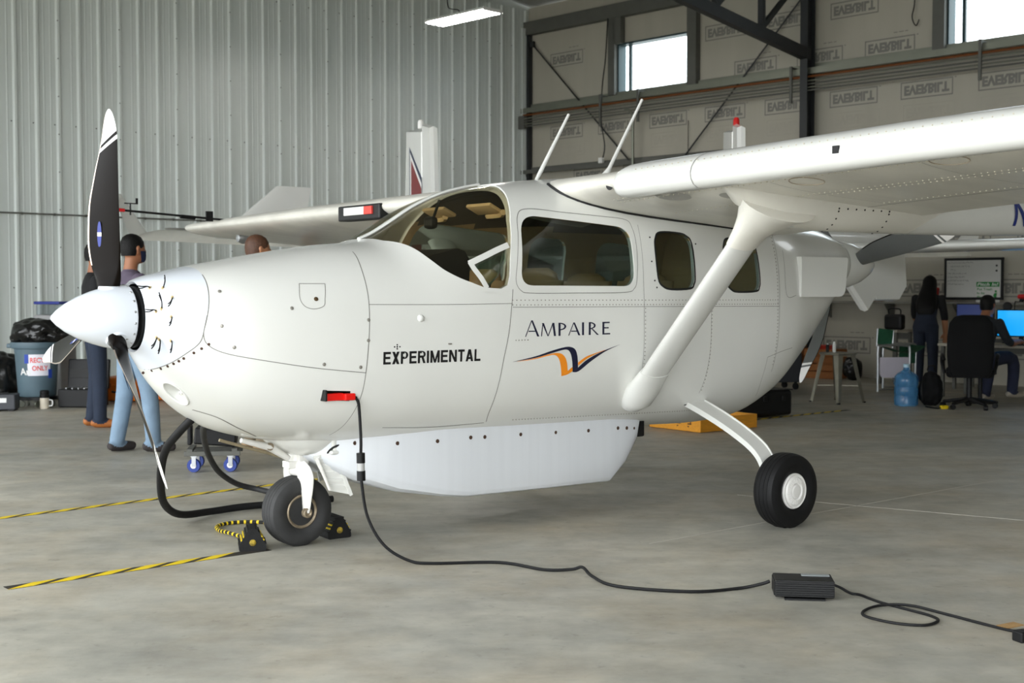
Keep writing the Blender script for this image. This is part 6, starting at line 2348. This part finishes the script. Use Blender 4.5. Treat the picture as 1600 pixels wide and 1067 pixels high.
def bottle_mat():
    m = bpy.data.materials.new('blue_polycarbonate')
    m.use_nodes = True
    nt = m.node_tree
    b = nt.nodes['Principled BSDF']
    b.inputs['Base Color'].default_value = rgb(70, 128, 176)
    b.inputs['Roughness'].default_value = .15
    n = nt.nodes.new('ShaderNodeTexNoise')
    n.inputs['Scale'].default_value = 5
    r = nt.nodes.new('ShaderNodeValToRGB')
    r.color_ramp.elements[0].color = rgb(56, 110, 160)
    r.color_ramp.elements[1].color = rgb(92, 150, 192)
    nt.links.new(n.outputs['Fac'], r.inputs['Fac'])
    nt.links.new(r.outputs['Color'], b.inputs['Base Color'])
    t = nt.nodes.new('ShaderNodeBsdfTransparent')
    t.inputs['Color'].default_value = (.55, .78, .92, 1)
    x = nt.nodes.new('ShaderNodeMixShader')
    x.inputs['Fac'].default_value = .45
    nt.links.new(b.outputs['BSDF'], x.inputs[1])
    nt.links.new(t.outputs['BSDF'], x.inputs[2])
    nt.links.new(x.outputs['Shader'], nt.nodes['Material Output'].inputs['Surface'])
    return m


MB().lathe([(0, 0), (.115, 0), (.132, .015), (.134, .10), (.128, .115), (.128, .125), (.134, .14), (.134, .20), (.128, .215), (.128, .225), (.134, .24), (.134, .30), (.128, .335), (.10, .37), (.05, .40), (.034, .42), (.034, .455)],
           (0, 0, 0), (0, 0, 1), 40).build('bottle_body', bottle_mat(), o, 40)
MB().lathe([(.037, .44), (.037, .475), (.03, .48), (0, .48)], (0, 0, 0), (0, 0, 1), 24).build('cap', mat('pale_blue_cap', rgb(170, 200, 214), .4), o, 40)

# galvanised bar stool
o = thing('metal_stool', 'galvanised metal stool with splayed tapered legs', 'stool', (3.83, 15.05, 0), radians(33))
M_STOOL = mat('raw_gunmetal', rgb(150, 146, 132), .4, .8, var=.15, scale=8)
MB().box((0, 0, .575), (.31, .31, .03), bev=.012).build('seat', M_STOOL, o, 40)
for sx in (-1, 1):
    for sy in (-1, 1):
        top, bot = Vector((sx * .13, sy * .13, .565)), Vector((sx * .215, sy * .215, 0))
        d = Vector((sx, sy, 0)).normalized()
        e = Vector((-d.y, d.x, 0))
        vs = []
        for p, w in ((top, .055), (bot, .026)):
            vs += [p + d * .012, p + e * w - d * w * .7, p - d * .004 - e * 0, p - e * w - d * w * .7]
        leg = MB().add(vs, [(0, 1, 2, 3), (7, 6, 5, 4), (0, 4, 5, 1), (1, 5, 6, 2), (2, 6, 7, 3), (3, 7, 4, 0)]).build('leg', M_STOOL, o)
        MB().box((bot.x, bot.y, .008), (.03, .03, .016)).build('foot', M_BLACK, leg)
for a, b in (((-.175, -.175), (.175, .175)), ((-.175, .175), (.175, -.175))):
    MB().bar((a[0], a[1], .20), (b[0], b[1], .20), .02, .006).build('cross_brace', M_STOOL, o)
q = thing('marker_pot', 'small white tube standing on the metal stool', 'tube', (3.78, 15.02, .591))
MB().lathe([(.02, 0), (.02, .10), (.014, .105), (.014, .125), (0, .125)], (0, 0, 0), (0, 0, 1), 16).build('tube_body', M_WHITE, q, 35)
q = thing('hand_tool', 'small black tool lying on the metal stool', 'tool', (3.70, 15.02, .591))
MB().box((0, 0, .045), (.035, .04, .09), bev=.008).build('tool_body', M_BLACK, q)
MB().box((0, 0, .095), (.02, .02, .02)).build('tool_tip', M_ALU, q)

# folding director's chair with sign panel
o = thing('folding_chair', 'folding chair with aluminium tube frame and green canvas', 'chair', (4.98, 16.55, 0), radians(6))
M_CANV = mat('dark_green_canvas', rgb(24, 78, 52), .85, var=.1, scale=14, bump=.2)
loop = lambda x0, x1, y: spline([(x0, y, .02), (x0, y, .30), (x0, y, .56), (x0 + .05, y, .61), (x1 - .05, y, .61), (x1, y, .56), (x1, y, .30), (x1, y, .02)], 5)
MB().tube(loop(-.32, .10, -.15), .016, 8).tube([(-.32, -.15, .05), (.10, -.15, .05)], .011, 8).build('front_frame', M_ALU, o, 40)
MB().tube(loop(-.10, .34, .22), .016, 8).tube([(-.10, .22, .05), (.34, .22, .05)], .011, 8).build('rear_frame', M_ALU, o, 40)
MB().box((-.22, -.13, .72), (.20, .02, .20), rot=Matrix.Rotation(radians(8), 3, 'Y'), bev=.004).build('canvas_back', M_CANV, o)
MB().tube([(-.33, -.13, .60), (-.32, -.13, .83)], .011, 8).tube([(-.12, -.13, .58), (-.11, -.13, .80)], .011, 8).build('back_posts', M_ALU, o, 40)
vs = []
for i in range(9):
    t = i / 8
    x = -.28 + .60 * t
    for y in (-.14, .21):
        vs.append((x, y, .60 - .16 * sin(pi * t) * t))
MB().add(vs, [(2 * i, 2 * i + 1, 2 * i + 3, 2 * i + 2) for i in range(8)]).build('canvas_seat', M_CANV, o, 60, fix=False)
MB().box((.22, .20, .48), (.22, .012, .24), bev=.003).build('canvas_flap', M_CANV, o)
MB().prism(rounded_poly([(-.30, .20), (.08, .20), (.08, .46), (-.30, .46)], [.06, .06, .01, .01], 5), lambda x, z: (x, -.172, z), lambda x, z: (x, -.164, z)).build('white_panel', mat('pale_lilac_board', rgb(206, 200, 212), .6, var=.02), o)

# crates and bits by the wall behind the stool
M_PLY = mat('brown_plywood', rgb(150, 92, 44), .7, var=.12, scale=10, stretch=(1, 1, 8))
for k, (u, s, w, d, h, lab) in enumerate(((6.12, .55, .42, .40, .52, 'brown wooden crate behind the propeller tip'), (6.72, .50, .50, .36, .44, 'brown wooden crate behind the metal stool'))):
    c = hthing('wooden_crate', lab, 'crate', u, s, 0, radians(3 * k), 'crates by the wall')
    for z in [.06 + .11 * i for i in range(int(h / .11))]:
        for (x, y, sx, sy) in ((0, -d / 2, w, .018), (0, d / 2, w, .018), (-w / 2, 0, .018, d), (w / 2, 0, .018, d)):
            MB().box((x, y, z), (sx, sy, .095)).build('plank', M_PLY, c)
    MB().box((0, 0, .012), (w, d, .02)).build('crate_bottom', M_PLY, c)
    MB().box((0, 0, h - .05), (w - .04, d - .04, .02)).build('crate_lid', M_PLY, c)
o = hthing('bowl', 'shallow red plastic bowl on the brown crate', 'bowl', 6.72, .50, .40)
MB().lathe([(.06, 0), (.10, .02), (.15, .085), (.155, .09), (.145, .088), (.09, .03), (0, .02)], (0, 0, 0), (0, 0, 1), 32).build('bowl_body', mat('red_bowl', rgb(196, 64, 48), .5), o, 50)
MB().lathe([(.155, .084), (.162, .088), (.155, .094)], (0, 0, 0), (0, 0, 1), 32).build('rim', mat('red_bowl', rgb(196, 64, 48)), o, 50)
o = hthing('bin_bag', 'black bag slumped against the wooden crate', 'bin bag', 7.26, .62)
lump((0, 0, .16), .17, 33, (.8, .8, 1.1), amp=.14).build('bag_body', M_BAG, o, 60)
MB().lathe([(.03, .31), (.016, .345), (.03, .37)], (0, 0, 0), (0, 0, 1), 12).build('tied_neck', M_BAG, o, 60)
o = thing('parts_cart', 'dark low cart on castors below the tail', 'cart', (3.45, 17.05, 0), radians(15))
MB().box((0, 0, .30), (.70, .42, .40), bev=.02).build('cart_body', mat('dark_slate', rgb(46, 48, 52), .6), o)
for x in (-.28, .28):
    for y in (-.16, .16):
        MB().lathe([(.045, -.015), (.045, .015)], (x, y, .045), (1, .3, 0), 16).box((x, y, .085), (.03, .03, .04)).build('castor', M_BLACK, o, 40)
# dropped scraps near the front
o = thing('cardboard_scrap', 'flat brown cardboard scrap at the right frame edge', 'cardboard', (1.97, 5.02, 0), radians(30))
MB().box((0, 0, .002), (.10, .05, .004)).build('sheet', mat('brown_card', rgb(176, 140, 92), .8, var=.08), o)
MB().box((.01, .012, .0045), (.03, .015, .001)).build('torn_edge', mat('brown_card', rgb(176, 140, 92)), o)
